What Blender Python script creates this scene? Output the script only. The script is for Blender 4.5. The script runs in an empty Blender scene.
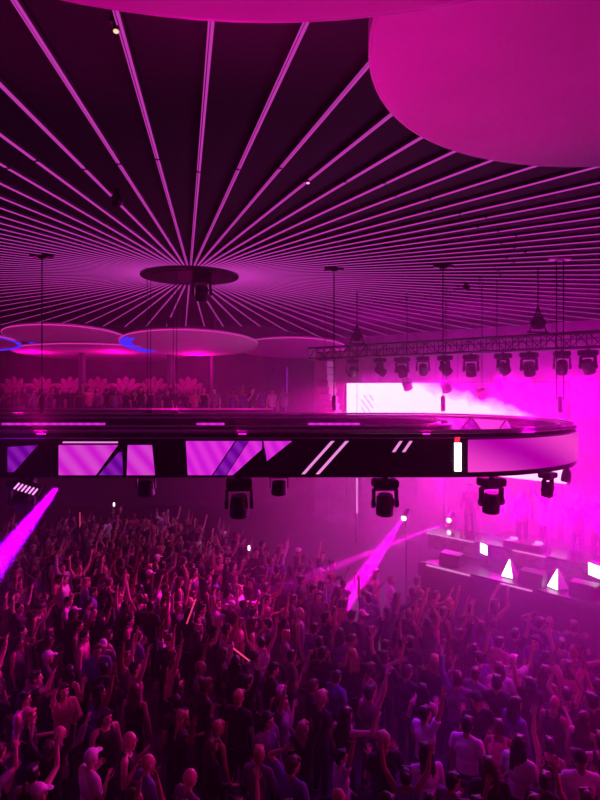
import bpy, bmesh, math, random
import numpy as np
from mathutils import Vector, Matrix, Euler

random.seed(7)
S = bpy.context.scene
COL = S.collection
ZC = 6.8                       # eye height above the dance floor
F = 600.0                      # focal length in pixels
HOR = 385.0                    # horizon row
PI = math.pi


def at(x, y, Y):
    """point at distance Y that the photograph shows at pixel x, y"""
    return Vector(((x - 300) / F * Y, Y, ZC + (HOR - y) / F * Y))


# ------------------------------------------------------------------ materials
MATS = {}


def mat(name, color, rough=0.5, metal=0.0, spec=0.5, noise=0.0, nscale=8.0, bump=0.0):
    m = bpy.data.materials.new(name)
    m.use_nodes = True
    nt = m.node_tree
    b = nt.nodes['Principled BSDF']
    b.inputs['Base Color'].default_value = (*color, 1)
    b.inputs['Roughness'].default_value = rough
    b.inputs['Metallic'].default_value = metal
    b.inputs['Specular IOR Level'].default_value = spec
    if noise or bump:
        tc = nt.nodes.new('ShaderNodeTexCoord')
        nz = nt.nodes.new('ShaderNodeTexNoise')
        nz.inputs['Scale'].default_value = nscale
        nz.inputs['Detail'].default_value = 4
        nt.links.new(tc.outputs['Object'], nz.inputs['Vector'])
        if noise:
            r = nt.nodes.new('ShaderNodeValToRGB')
            r.color_ramp.elements[0].position = 0.3
            r.color_ramp.elements[1].position = 0.7
            r.color_ramp.elements[0].color = (*[max(0, c * (1 - noise)) for c in color], 1)
            r.color_ramp.elements[1].color = (*[min(1, c * (1 + noise)) for c in color], 1)
            nt.links.new(nz.outputs['Fac'], r.inputs['Fac'])
            nt.links.new(r.outputs['Color'], b.inputs['Base Color'])
        if bump:
            bp = nt.nodes.new('ShaderNodeBump')
            bp.inputs['Strength'].default_value = bump
            bp.inputs['Distance'].default_value = 0.02
            nt.links.new(nz.outputs['Fac'], bp.inputs['Height'])
            nt.links.new(bp.outputs['Normal'], b.inputs['Normal'])
    MATS[name] = m
    return m


def emis(name, color, strength, sample=True, stripes=None):
    m = bpy.data.materials.new(name)
    m.use_nodes = True
    nt = m.node_tree
    nt.nodes.clear()
    out = nt.nodes.new('ShaderNodeOutputMaterial')
    e = nt.nodes.new('ShaderNodeEmission')
    e.inputs['Color'].default_value = (*color, 1)
    e.inputs['Strength'].default_value = strength
    nt.links.new(e.outputs[0], out.inputs['Surface'])
    if stripes:
        tc = nt.nodes.new('ShaderNodeTexCoord')
        mp = nt.nodes.new('ShaderNodeMapping')
        mp.inputs['Rotation'].default_value = (0, stripes[2], 0)
        w = nt.nodes.new('ShaderNodeTexWave')
        w.bands_direction = 'X'
        w.inputs['Scale'].default_value = stripes[0]
        w.inputs['Distortion'].default_value = stripes[3]
        w.inputs['Detail Scale'].default_value = 0.5
        r = nt.nodes.new('ShaderNodeValToRGB')
        r.color_ramp.elements[0].color = (*color, 1)
        r.color_ramp.elements[1].color = (*stripes[1], 1)
        nt.links.new(tc.outputs['Object'], mp.inputs['Vector'])
        nt.links.new(mp.outputs[0], w.inputs['Vector'])
        nt.links.new(w.outputs['Fac'], r.inputs['Fac'])
        nt.links.new(r.outputs['Color'], e.inputs['Color'])
    if not sample:
        m.cycles.emission_sampling = 'NONE'
    MATS[name] = m
    return m


M = MATS
mat('floor_vinyl', (0.035, 0.03, 0.04), 0.35, noise=0.3, nscale=2, bump=0.05)
mat('wall_dark', (0.10, 0.08, 0.10), 0.8, noise=0.25, nscale=1.5, bump=0.15)
mat('wall_stage', (0.35, 0.3, 0.35), 0.8, noise=0.35, nscale=1.2, bump=0.2)
mat('ceiling_black', (0.014, 0.011, 0.014), 0.85, noise=0.15, nscale=3, bump=0.1)
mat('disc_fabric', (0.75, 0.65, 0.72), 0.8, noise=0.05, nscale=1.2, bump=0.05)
mat('disc_rim', (0.50, 0.42, 0.5), 0.5, noise=0.1, nscale=5)
mat('black_metal', (0.012, 0.011, 0.013), 0.35, 0.0, 0.5, noise=0.3, nscale=10)
mat('black_gloss', (0.015, 0.012, 0.016), 0.12, 0.0, 0.6, noise=0.2, nscale=6)
mat('black_plastic', (0.010, 0.010, 0.011), 0.45, noise=0.2, nscale=14)
mat('steel', (0.55, 0.52, 0.55), 0.3, 0.9, noise=0.15, nscale=20)
mat('dark_steel', (0.10, 0.09, 0.1), 0.4, 0.6, noise=0.15, nscale=20)
mat('truss_alu', (0.025, 0.02, 0.025), 0.45, 0.4, noise=0.1, nscale=20)
mat('strip_housing', (0.16, 0.13, 0.16), 0.5, noise=0.1, nscale=12)
mat('glass_lens', (0.03, 0.03, 0.05), 0.05, 0.0, 0.8, noise=0.1, nscale=30)
mat('upholstery', (0.36, 0.16, 0.25), 0.7, noise=0.15, nscale=6, bump=0.1)
mat('stage_deck', (0.05, 0.045, 0.05), 0.4, noise=0.3, nscale=3)
mat('booth_facet', (0.35, 0.3, 0.36), 0.25, 0.2, noise=0.2, nscale=3)
mat('speaker_grey', (0.30, 0.26, 0.30), 0.55, noise=0.15, nscale=18)
emis('strip_light', (0.60, 0.04, 0.48), 0.85, sample=False)
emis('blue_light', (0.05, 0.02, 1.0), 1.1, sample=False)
emis('rim_pink', (1.0, 0.04, 0.6), 0.8, sample=False)
emis('white_light', (1.0, 0.85, 1.0), 6.0, sample=False)
emis('pinkwhite_light', (1.0, 0.25, 0.9), 2.0, sample=False)
emis('warm_light', (1.0, 0.75, 0.45), 1.0, sample=False)
emis('phone_glow', (1.0, 0.8, 1.0), 3.0, sample=False)
emis('red_light', (1.0, 0.02, 0.08), 1.2, sample=False)
emis('glow_stick', (1.0, 0.05, 0.22), 0.9, sample=False)
emis('led_pink', (0.62, 0.01, 0.62), 1.0, False, (1.1, (0.70, 0.06, 0.64), 0.7, 1.0))
emis('led_bright', (0.78, 0.03, 0.72), 1.0, False, (1.6, (0.62, 0.01, 0.66), 0.5, 3.0))
emis('led_dim', (0.14, 0.0, 0.30), 1.0, False, (1.5, (0.26, 0.01, 0.42), 0.7, 1.0))
emis('led_curve', (0.48, 0.0, 0.40), 1.0, False, (0.24, (0.95, 0.05, 0.62), 1.1, 2.0))
emis('led_line', (0.9, 0.25, 0.75), 1.0, False)


# ------------------------------------------------------------------ mesh helpers
class MB:
    def __init__(self):
        self.bm = bmesh.new()

    def box(self, c, s, rot=None):
        m = Matrix.Translation(c)
        if rot is not None:
            m = m @ (rot.to_matrix().to_4x4() if isinstance(rot, Euler) else rot)
        bmesh.ops.create_cube(self.bm, size=1, matrix=m @ Matrix.Diagonal((*s, 1)))
        return self

    def cyl(self, a, b, r, r2=None, n=10, caps=True):
        a, b = Vector(a), Vector(b)
        d = b - a
        q = d.to_track_quat('Z', 'Y').to_matrix().to_4x4()
        bmesh.ops.create_cone(self.bm, cap_ends=caps, segments=n, radius1=r, radius2=r if r2 is None else r2,
                              depth=d.length, matrix=Matrix.Translation((a + b) / 2) @ q)
        return self

    def ball(self, c, r, n=14, rot=None):
        if not hasattr(r, '__len__'):
            r = (r, r, r)
        m = Matrix.Translation(c)
        if rot is not None:
            m = m @ rot
        bmesh.ops.create_uvsphere(self.bm, u_segments=n, v_segments=max(6, n // 2 + 2), radius=1, matrix=m @ Matrix.Diagonal((*r, 1)))
        return self

    def cap(self, a, b, r, r2=None, n=12):
        r2 = r if r2 is None else r2
        self.cyl(a, b, r, r2, n)
        self.ball(a, r, n)
        self.ball(b, r2, n)
        return self

    def prism(self, pts, off):
        """closed prism: polygon pts extruded by vector off"""
        off = Vector(off)
        v0 = [self.bm.verts.new(p) for p in pts]
        v1 = [self.bm.verts.new(Vector(p) + off) for p in pts]
        n = len(pts)
        self.bm.faces.new(v0)
        self.bm.faces.new(v1[::-1])
        for i in range(n):
            self.bm.faces.new((v0[i], v1[i], v1[(i + 1) % n], v0[(i + 1) % n]))
        return self

    def loop_sweep(self, path, prof, closed=True):
        """sweep profile [(out, up)] along list of (point, outward normal)"""
        rings = []
        for p, nrm in path:
            rings.append([self.bm.verts.new(p + nrm * o + Vector((0, 0, u))) for o, u in prof])
        k = len(prof)
        m = len(rings)
        for i in range(m if closed else m - 1):
            a, b = rings[i], rings[(i + 1) % m]
            for j in range(k):
                self.bm.faces.new((a[j], b[j], b[(j + 1) % k], a[(j + 1) % k]))
        if not closed:
            self.bm.faces.new(rings[0])
            self.bm.faces.new(rings[-1][::-1])
        return self

    def mesh(self, name, m, smooth=False, bevel=0.0):
        bmesh.ops.recalc_face_normals(self.bm, faces=self.bm.faces)
        if bevel:
            es = [e for e in self.bm.edges if len(e.link_faces) == 2 and e.calc_face_angle(0) > 0.6]
            bmesh.ops.bevel(self.bm, geom=es, offset=bevel, segments=2, affect='EDGES', clamp_overlap=True)
        me = bpy.data.meshes.new(name)
        self.bm.to_mesh(me)
        self.bm.free()
        for mm in (m if isinstance(m, (list, tuple)) else [m]):
            me.materials.append(M[mm])
        if smooth:
            me.polygons.foreach_set('use_smooth', [True] * len(me.polygons))
            try:
                me.set_sharp_from_angle(angle=0.7)
            except Exception:
                pass
        return me

    def build(self, name, m, parent=None, smooth=False, bevel=0.0):
        return link(name, self.mesh(name, m, smooth, bevel), parent)


def link(name, data, parent=None):
    o = bpy.data.objects.new(name, data)
    COL.objects.link(o)
    if parent is not None:
        o.parent = parent
    return o


def tag(o, label=None, cat=None, group=None, kind=None):
    for k, v in (('label', label), ('category', cat), ('group', group), ('kind', kind)):
        if v:
            o[k] = v
    return o


def thing(name, label, cat, loc=(0, 0, 0), rot=(0, 0, 0), group=None):
    o = link(name, None)
    o.location = loc
    o.rotation_euler = rot
    return tag(o, label, cat, group)


def copy_tree(o, parent=None):
    c = o.copy()
    COL.objects.link(c)
    if parent is not None:
        c.parent = parent
    for ch in list(o.children):
        copy_tree(ch, c)
    return c


def lamp_spot(name, loc, target, power, color, angle, blend=0.4, radius=0.08):
    l = bpy.data.lights.new(name, 'SPOT')
    l.energy = power
    l.color = color
    l.spot_size = math.radians(angle)
    l.spot_blend = blend
    l.shadow_soft_size = radius
    o = link(name, l)
    o.location = loc
    d = Vector(target) - Vector(loc)
    o.rotation_euler = d.to_track_quat('-Z', 'Y').to_euler()
    return o


def lamp_point(name, loc, power, color, radius=0.15):
    l = bpy.data.lights.new(name, 'POINT')
    l.energy = power
    l.color = color
    l.shadow_soft_size = radius
    o = link(name, l)
    o.location = loc
    return o


ORD = ['zeroth', 'first', 'second', 'third', 'fourth', 'fifth', 'sixth', 'seventh', 'eighth', 'ninth', 'tenth', 'eleventh', 'twelfth',
       'thirteenth', 'fourteenth', 'fifteenth', 'sixteenth', 'seventeenth', 'eighteenth', 'nineteenth']
TENS = {20: ('twentieth', 'twenty'), 30: ('thirtieth', 'thirty'), 40: ('fortieth', 'forty')}


def ordinal(n):
    if n < 20:
        return ORD[n]
    t = n // 10 * 10
    return TENS[t][0] if n == t else TENS[t][1] + '-' + ORD[n - t]


# ------------------------------------------------------------------ the room
CEIL = ZC + 3.36
ROOM = [(-18, -4), (20, -4), (20, 26), (2, 44), (-2, 34), (-18, 34)]


def struct(o, **k):
    return tag(o, kind='structure', **k)


b = MB(); b.prism([(x, y, 0) for x, y in ROOM], (0, 0, -0.2)); struct(b.build('floor', 'floor_vinyl'))
b = MB(); b.prism([(x, y, CEIL) for x, y in ROOM], (0, 0, 0.2)); struct(b.build('ceiling', 'ceiling_black'))
for i, nm in enumerate(('wall_rear', 'wall_right', 'wall_stage', 'wall_side', 'wall_far', 'wall_left')):
    p, q = Vector((*ROOM[i], 0)), Vector((*ROOM[(i + 1) % 6], 0))
    d = (q - p).normalized()
    n = Vector((d.y, -d.x, 0)) * 0.2
    b = MB(); b.prism([p, q, q + n, p + n], (0, 0, CEIL + 0.2))
    struct(b.build(nm, 'wall_stage' if nm == 'wall_stage' else 'wall_dark'))

# far balcony
BZ = ZC - 1.9
b = MB(); b.prism([(-18, 27, BZ), (-1.2, 27, BZ), (-1.2, 32.2, BZ), (-2, 34, BZ), (-18, 34, BZ)], (0, 0, -0.5))
struct(b.build('balcony_floor', 'wall_dark'))

# ------------------------------------------------------------------ ceiling hub and LED strips
HUB = Vector((-110 / F * 18, 18, 0))
h = thing('ceiling_hub', 'large dark round hub on the ceiling where all strips meet', 'ceiling hub', (HUB.x, HUB.y, CEIL))
b = MB(); b.cyl((0, 0, -0.13), (0, 0, 0), 1.46, n=64); b.build('disc', 'black_metal', h, True, 0.02)
b = MB(); b.cyl((0, 0, -0.145), (0, 0, -0.13), 1.15, n=48); b.build('inner_plate', 'black_plastic', h, True)
b = MB()
for k in range(48):
    a = k * PI / 24
    b.box((1.40 * math.cos(a), 1.40 * math.sin(a), -0.14), (0.05, 0.03, 0.02), Euler((0, 0, a)))
b.build('edge_bolts', 'dark_steel', h)


def ray_len(px, py, dx, dy):
    best = 99
    for i in range(6):
        (ax, ay), (bx, by) = ROOM[i], ROOM[(i + 1) % 6]
        ex, ey = bx - ax, by - ay
        den = dx * ey - dy * ex
        if abs(den) < 1e-9:
            continue
        t = ((ax - px) * ey - (ay - py) * ex) / den
        u = ((ax - px) * dy - (ay - py) * dx) / den
        if t > 0 and -1e-6 <= u <= 1 + 1e-6:
            best = min(best, t)
    return best


hm = MB(); hm.box((0.5, 0, -0.025), (1, 0.066, 0.05)); hm = hm.mesh('housing', 'strip_housing')
dm = MB(); dm.box((0.5, 0.011, -0.056), (1, 0.026, 0.012)); dm.box((0.5, -0.022, -0.054), (1, 0.012, 0.008)); dm = dm.mesh('diffuser', 'strip_light')
cm = MB(); cm.box((0, 0, -0.032), (0.05, 0.074, 0.064)); cm = cm.mesh('joint_clip', 'dark_steel')
first = None
for k in range(96):
    ang = math.radians(3.75 * k)          # 0 points straight at the camera side, clockwise in the photo
    dx, dy = math.sin(ang), -math.cos(ang)
    L = ray_len(HUB.x, HUB.y, dx, dy) - 1.5
    if first is None:
        first = link('ceiling_led_strip', None)
        for nm, me in (('housing', hm), ('diffuser', dm), ('joint_clip', cm)):
            link(nm, me, first)
        o = first
    else:
        o = copy_tree(first)
    o.location = (HUB.x + dx * 1.42, HUB.y + dy * 1.42, CEIL)
    o.rotation_euler = (0, 0, math.atan2(dy, dx))
    nclip = 0
    for c in o.children:
        if c.name.startswith('joint_clip'):
            nclip += 1
            c.location.x = min(7.4, L - 1) + (k * 37 % 11) * 0.06
        else:
            c.scale = (L, 1, 1)
    n = (k - 3 + 48) % 96 - 48
    if n == 0:
        lab = 'magenta LED strip on ceiling running almost upright up the photo from the hub'
    elif n == -48:
        lab = 'magenta LED strip on ceiling opposite the almost upright one, beyond the hub'
    else:
        lab = 'magenta ceiling LED strip, %s %s from the almost upright one above the hub' % (ordinal(abs(n)), 'clockwise' if n > 0 else 'anticlockwise')
    tag(o, lab, 'light strip', 'LED strips radiating from the ceiling hub')


# ------------------------------------------------------------------ round ceiling discs
def ceiling_disc(c, r, z, t, label, rim='rim_plain', blue=None, pink=None):
    o = thing('ceiling_disc', label, 'ceiling disc', (c[0], c[1], z), group='round discs under the ceiling')
    n = 96
    b = MB(); b.cyl((0, 0, -0.002), (0, 0, t), r - 0.03, n=n); b.build('panel', 'disc_fabric', o, True)
    path = [(Vector((math.cos(a) * r, math.sin(a) * r, 0)), Vector((math.cos(a), math.sin(a), 0))) for a in [2 * PI * k / n for k in range(n)]]
    b = MB(); b.loop_sweep(path, [(-0.06, 0), (0, 0), (0, t), (-0.06, t)]); b.build('rim', 'disc_rim', o, True)
    for nm, mm, rng in (('blue_light_strip', 'blue_light', blue), ('pink_light_strip', 'rim_pink', pink)):
        if rng:
            a0, a1 = math.radians(rng[0]), math.radians(rng[1])
            pp = [(Vector((math.cos(a) * r, math.sin(a) * r, 0)), Vector((math.cos(a), math.sin(a), 0))) for a in [a0 + (a1 - a0) * k / 40 for k in range(41)]]
            lo, hi = rng[2], rng[3]
            b = MB(); b.loop_sweep(pp, [(0.0, lo), (0.02, lo), (0.02, hi), (0.0, hi)], closed=False); b.build(nm, mm, o)
    for k in range(3):
        a = 2 * PI * k / 3 + 0.5
        b = MB(); b.cyl((0.6 * r * math.cos(a), 0.6 * r * math.sin(a), t), (0.6 * r * math.cos(a), 0.6 * r * math.sin(a), CEIL - z), 0.012, n=6)
        b.build('hanger', 'dark_steel', o)
    return o


ceiling_disc((-0.2, 0.30), 3.68, ZC + 2.40, 0.16, 'pink lit disc crossing the top edge of the photo, lowest and nearest')
ceiling_disc((3.32, 4.42), 2.80, ZC + 2.62, 0.16, 'huge pink lit ceiling disc in the upper right corner')


def far_disc(xl, xr, yt, yb, Y, label, blue=None):
    """tilted petal disc: near edge at row yt, far edge at row yb"""
    cx = ((xl + xr) / 2 - 300) / F * Y
    r = (xr - xl) / 2 / F * Y
    z0 = (HOR - yt) / F * (Y - r)
    z1 = (HOR - yb) / F * (Y + r)
    o = ceiling_disc((cx, Y), r, ZC + (z0 + z1) / 2, 0.10, label, pink=(185, 355, 0.0, 0.035))
    o.rotation_euler = (-math.atan2(z0 - z1, 2 * r), 0, 0)
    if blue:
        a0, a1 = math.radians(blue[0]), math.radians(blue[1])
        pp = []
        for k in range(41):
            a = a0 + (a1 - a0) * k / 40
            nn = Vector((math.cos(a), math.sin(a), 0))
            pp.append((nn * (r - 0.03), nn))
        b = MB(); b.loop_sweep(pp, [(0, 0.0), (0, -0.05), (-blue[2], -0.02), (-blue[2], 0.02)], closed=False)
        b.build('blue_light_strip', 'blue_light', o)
    return o


far_disc(8, 124, 325, 347, 25, 'pink far disc with thin blue edge above the left end of the balcony', (20, 150, 0.12))
far_disc(20, 187, 344, 361, 30, 'wide low disc behind the blue-edged one, above the balcony guests')
far_disc(122, 258, 330, 356, 26.4, 'pink far disc straight below the ceiling hub', (140, 215, 0.5))  # wide glowing arc: blue edge strip plus painted blue light on the underside
far_disc(236, 345, 338, 358, 30.5, 'farthest pink disc, between the one below the hub and the truss end')
far_disc(-90, 17, 331, 350, 25.5, 'pink far disc cut by the left edge of the photo, blue edge', (-40, 90, 0.15))

# ------------------------------------------------------------------ the hanging LED ring (racetrack)
RA = 0.832                      # top of ring below the eye
RH = 0.74
XR, XL = 2.5, -9.1
YM = 13.65


def track(R, xr, xl, n=36):
    """closed path (point, outward normal), counter clockwise from the near side"""
    out = []
    for k in range(25):
        t = k / 24
        out.append((Vector((xl + (xr - xl) * t, YM - R, 0)), Vector((0, -1, 0))))
    for k in range(1, n):
        a = -PI / 2 + PI * k / n
        nn = Vector((math.cos(a), math.sin(a), 0))
        out.append((Vector((xr, YM, 0)) + nn * R, nn))
    for k in range(25):
        t = k / 24
        out.append((Vector((xr + (xl - xr) * t, YM + R, 0)), Vector((0, 1, 0))))
    for k in range(1, n):
        a = PI / 2 + PI * k / n
        nn = Vector((math.cos(a), math.sin(a), 0))
        out.append((Vector((xl, YM, 0)) + nn * R, nn))
    return out


RING_R = 3.45
ZT = ZC - RA
ring = thing('led_ring', 'big black racetrack-shaped ring with LED panels hanging over the crowd', 'LED ring', (0, 0, ZT))
P = track(RING_R, XR, XL)
b = MB(); b.loop_sweep(P, [(0, 0), (0, -RH), (-0.36, -RH), (-0.36, 0)]); b.build('ring_body', 'black_gloss', ring, True)
for off, zz, r in ((-0.03, 0.03, 0.022), (-0.33, 0.03, 0.022), (0.015, -0.07, 0.012)):
    b = MB(); b.loop_sweep(P, [(off + r * math.cos(a), zz + r * math.sin(a)) for a in [PI / 3 * j for j in range(6)]])
    b.build('edge_rail', 'steel', ring, True)
b = MB(); b.loop_sweep(P, [(-0.365, -0.10), (-0.38, -0.10), (-0.38, -0.16), (-0.365, -0.16)]); b.build('inner_trim', 'dark_steel', ring, True)


def face_poly(name, m, pts, dep=0.02):
    """flat panel on the near straight face from pixel corners"""
    w = [at(x, y, YM - RING_R) for x, y in pts]
    w = [Vector((p.x, p.y, p.z - ZT)) for p in w]
    b = MB(); b.prism(w, (0, -dep, 0))
    return b.build(name, m, ring)


face_poly('led_panel', 'led_pink', [(59, 445), (118, 445), (96, 475), (59, 475)])
face_poly('led_panel', 'led_dim', [(99, 475), (119, 452), (122, 452), (123, 475)])
face_poly('led_panel', 'led_pink', [(128, 445), (152, 445), (155, 475), (127, 475)])
face_poly('led_panel', 'led_bright', [(186, 441), (235, 441), (212, 475), (188, 475)])
face_poly('led_panel', 'led_dim', [(236.5, 441), (248, 441), (226, 475), (213.5, 475)])
face_poly('led_panel', 'led_bright', [(249, 441), (262, 441), (262, 449), (233, 475), (227, 475)])
face_poly('led_panel', 'led_bright', [(263.5, 441), (292, 441), (267, 461)])
face_poly('led_panel', 'led_dim', [(8, 447), (38, 445), (14, 472), (8, 472)])
face_poly('led_bar', 'led_line', [(63, 441.5), (118, 441.5), (118, 443), (63, 443)])
for dx in (0, 14.3):
    face_poly('slanted_bar', 'led_line', [(301.5 + dx, 474), (305 + dx, 474), (334.5 + dx, 441), (331 + dx, 441)])
for dx in (0, 10):
    face_poly('slanted_bar', 'led_line', [(392 + dx, 452), (395 + dx, 452), (402.5 + dx, 441), (399.5 + dx, 441)])


def curve_panel(name, m, a0, a1, z0, z1, n=24):
    pts = []
    for k in range(n + 1):
        a = math.radians(a0 + (a1 - a0) * k / n)
        nn = Vector((math.cos(a), math.sin(a), 0))
        pts.append((Vector((XR, YM, 0)) + nn * RING_R, nn))
    b = MB(); b.loop_sweep(pts, [(0.0, z0), (0.0, z1), (0.02, z1), (0.02, z0)], closed=False)
    return b.build(name, m, ring, True)


def inner_tri(a, da, up, m):
    """triangle on the inner face of the ring's far right bend"""
    def pt(deg, z, r):
        t = math.radians(deg)
        return Vector((XR + r * math.cos(t), YM + r * math.sin(t), z))
    lo, hi = -0.62, -0.06
    b = MB()
    tri = [(a - da, lo), (a + da, lo), (a, hi)] if up else [(a - da, hi), (a + da, hi), (a, lo)]
    r0 = RING_R - 0.385
    b.prism([pt(d_, z, r0) for d_, z in tri], -Vector((math.cos(math.radians(a)), math.sin(math.radians(a)), 0)) * 0.02)
    b.build('led_panel', m, ring)


for i, a_ in enumerate((98, 88, 78, 68, 58, 48, 38, 28)):
    inner_tri(a_, 8.5, i % 2, ('led_curve', 'led_bright', 'led_dim')[i % 3])
curve_panel('led_panel', 'led_curve', -84, 15, -RH + 0.09, -0.10)
face_poly('led_panel', 'white_light', [(454.5, 443), (461, 443), (461, 471), (454.5, 471)])
face_poly('led_panel', 'red_light', [(454.5, 437), (460, 437), (459, 442.5), (454.5, 442.5)])

ring2 = thing('inner_ring', 'smaller black racetrack ring hanging inside the LED ring', 'ring', (0, 0, ZT - 0.02))
P2 = track(1.75, 1.65, XL - 0.2)
b = MB(); b.loop_sweep(P2, [(0, 0), (0, -0.42), (-0.3, -0.42), (-0.3, 0)]); b.build('ring_body', 'black_gloss', ring2, True)
for off, zz, r in ((-0.03, 0.02, 0.02), (-0.27, 0.02, 0.02)):
    b = MB(); b.loop_sweep(P2, [(off + r * math.cos(a), zz + r * math.sin(a)) for a in [PI / 3 * j for j in range(6)]])
    b.build('edge_rail', 'steel', ring2, True)
for x0, x1 in ((-7.5, -4.9), (-2.6, -1.9), (0.2, 1.5)):
    b = MB(); b.box(((x0 + x1) / 2, YM + 1.75 - 0.31, -0.16), (x1 - x0, 0.02, 0.12)); b.build('led_panel', 'led_bright', ring2)
# spokes that tie the two rings together
for k, x in enumerate((-8, -4.6, -1.2, 1.4)):
    for s in (-1, 1):
        o = MB(); o.cyl((x, YM + s * 1.76, -0.2), (x, YM + s * 3.08, -0.2), 0.035, n=8)
        o.build('tie_bar', 'dark_steel', ring2)


# ------------------------------------------------------------------ fixtures
def moving_head_proto(name):
    """hangs from its origin downward, front of head looks along -Z when tilt = 0"""
    root = link(name, None)
    b = MB(); b.box((0, 0, -0.07), (0.42, 0.34, 0.14)); b.box((0, 0, 0.02), (0.10, 0.06, 0.06)); b.build('base', 'black_plastic', root, False, 0.02)
    b = MB()
    b.box((0, 0, -0.17), (0.40, 0.10, 0.05))
    for s in (-1, 1):
        b.box((s * 0.20, 0, -0.32), (0.045, 0.12, 0.30))
        b.cyl((s * 0.175, 0, -0.42), (s * 0.235, 0, -0.42), 0.075, n=16)
    b.build('yoke', 'black_plastic', root, False, 0.01)
    head = MB()
    head.cyl((0, 0, 0.16), (0, 0, -0.06), 0.125, 0.155, n=20)
    head.cyl((0, 0, -0.06), (0, 0, -0.20), 0.155, 0.150, n=20)
    head.box((0, 0, 0.04), (0.27, 0.20, 0.14))
    ho = head.build('head', 'black_plastic', root, True, 0.006)
    ho.location = (0, 0, -0.42)
    b = MB(); b.cyl((0, 0, -0.19), (0, 0, -0.208), 0.128, n=20); b.build('lens', 'glass_lens', ho, True)
    b = MB()
    for k in range(4):
        b.box((0, -0.148, -0.02 - 0.02 * k), (0.12, 0.012, 0.006))
    b.build('vent_grille', 'dark_steel', ho)
    return root


mh0 = moving_head_proto('moving_head_light')


def moving_head(loc, rz, tilt, scale, label, group, lens=None):
    global mh0_used
    o = mh0 if not mh0_used else copy_tree(mh0)
    mh0_used = True
    o.location = loc
    o.rotation_euler = (0, 0, rz)
    o.scale = (scale,) * 3
    for c in o.children:
        if c.name.startswith('head'):
            c.rotation_euler = (tilt, 0, 0)
            if lens:
                for g in c.children:
                    if g.name.startswith('lens'):
                        me = g.data.copy()
                        me.materials.clear()
                        me.materials.append(M[lens])
                        g.data = me
    return tag(o, label, 'stage light', group)


mh0_used = False
GR = 'moving lights hanging under the LED ring'


def ring_pt(deg):
    a = math.radians(deg)
    return Vector((XR + (RING_R - 0.18) * math.cos(a), YM + (RING_R - 0.18) * math.sin(a), 0))


zb = ZT - RH
NY = YM - RING_R + 0.18
RL = []
for px, sc, lab, tilt in (
        (239, 1.05, 'black moving head light under the ring below the second LED panel', 0.1),
        (385, 1.0, 'black moving head light under the ring below the short slanted bars', 0.15),
        (22, 0.95, 'tilted moving head under the ring at the photo\'s left edge', 0.9)):
    p = Vector(((px - 300) / F * NY, NY, zb))
    moving_head(p - Vector((0, 0, 0.056)), 0.1, tilt, sc, lab, GR)
    RL.append(p)
for deg, sc, lab in ((-75, 0.98, 'black moving head light under the left part of the curved pink panel'),
                     (-50, 0.72, 'black moving head light under the curved panel, second from its right tip'),
                     (-18, 0.66, 'black moving head light under the ring\'s rounded right tip')):
    p = ring_pt(deg); p.z = zb
    moving_head(p - Vector((0, 0, 0.052)), math.radians(deg + 90), 0.1, sc, lab, GR)
    RL.append(p)


def par_can(loc, scale, label, group, rz=0.0, tilt=0.2):
    o = thing('par_can_light', label, 'stage light', loc, (0, 0, rz), group)
    o.scale = (scale,) * 3
    b = MB()
    b.box((0, 0, -0.02), (0.10, 0.08, 0.04))
    for s in (-1, 1):
        b.box((s * 0.16, 0, -0.12), (0.02, 0.05, 0.2))
    b.box((0, 0, -0.03), (0.34, 0.05, 0.02))
    b.build('bracket', 'dark_steel', o)
    b = MB(); b.cyl((0, 0, 0.08), (0, 0, -0.14), 0.12, 0.15, n=20); c = b.build('can', 'black_plastic', o, True, 0.006)
    c.location = (0, 0, -0.19); c.rotation_euler = (tilt, 0, 0)
    b = MB(); b.cyl((0, 0, -0.135), (0, 0, -0.146), 0.13, n=20); b.build('lens', 'glass_lens', c, True)
    return o


par_can(Vector(((279 - 300) / F * 10.4, 10.4, zb)), 0.95, 'short black can light under the ring right of the second LED panel', 'can lights under the LED ring')
par_can(Vector(((146 - 300) / F * 10.4, 10.4, zb)), 1.0, 'short black can light under the ring below the first LED panel', 'can lights under the LED ring')
par_can(Vector(((432 - 300) / F * 13, 13 - 0.02, ZT - 0.44)), 0.8, 'small can light under the inner ring near its right tip', 'can lights under the LED ring')

# bright louvred fixture at the left edge of the photo
lf = thing('louvre_light', 'louvred light with bright white slots under the ring at far left', 'stage light', Vector(((30 - 300) / F * 9.9, 9.9, zb - 0.02)), (0, 0.35, 0.2))
b = MB(); b.box((0, 0, -0.10), (0.42, 0.20, 0.16)); b.box((0, 0.1, 0.03), (0.06, 0.06, 0.12)); b.build('housing', 'black_plastic', lf, False, 0.01)
for k in range(6):
    b = MB(); b.box((-0.15 + 0.06 * k, -0.11, -0.11), (0.022, 0.02, 0.12), Euler((0, 0.35, 0))); b.build('lit_slot', 'pinkwhite_light', lf)


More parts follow.
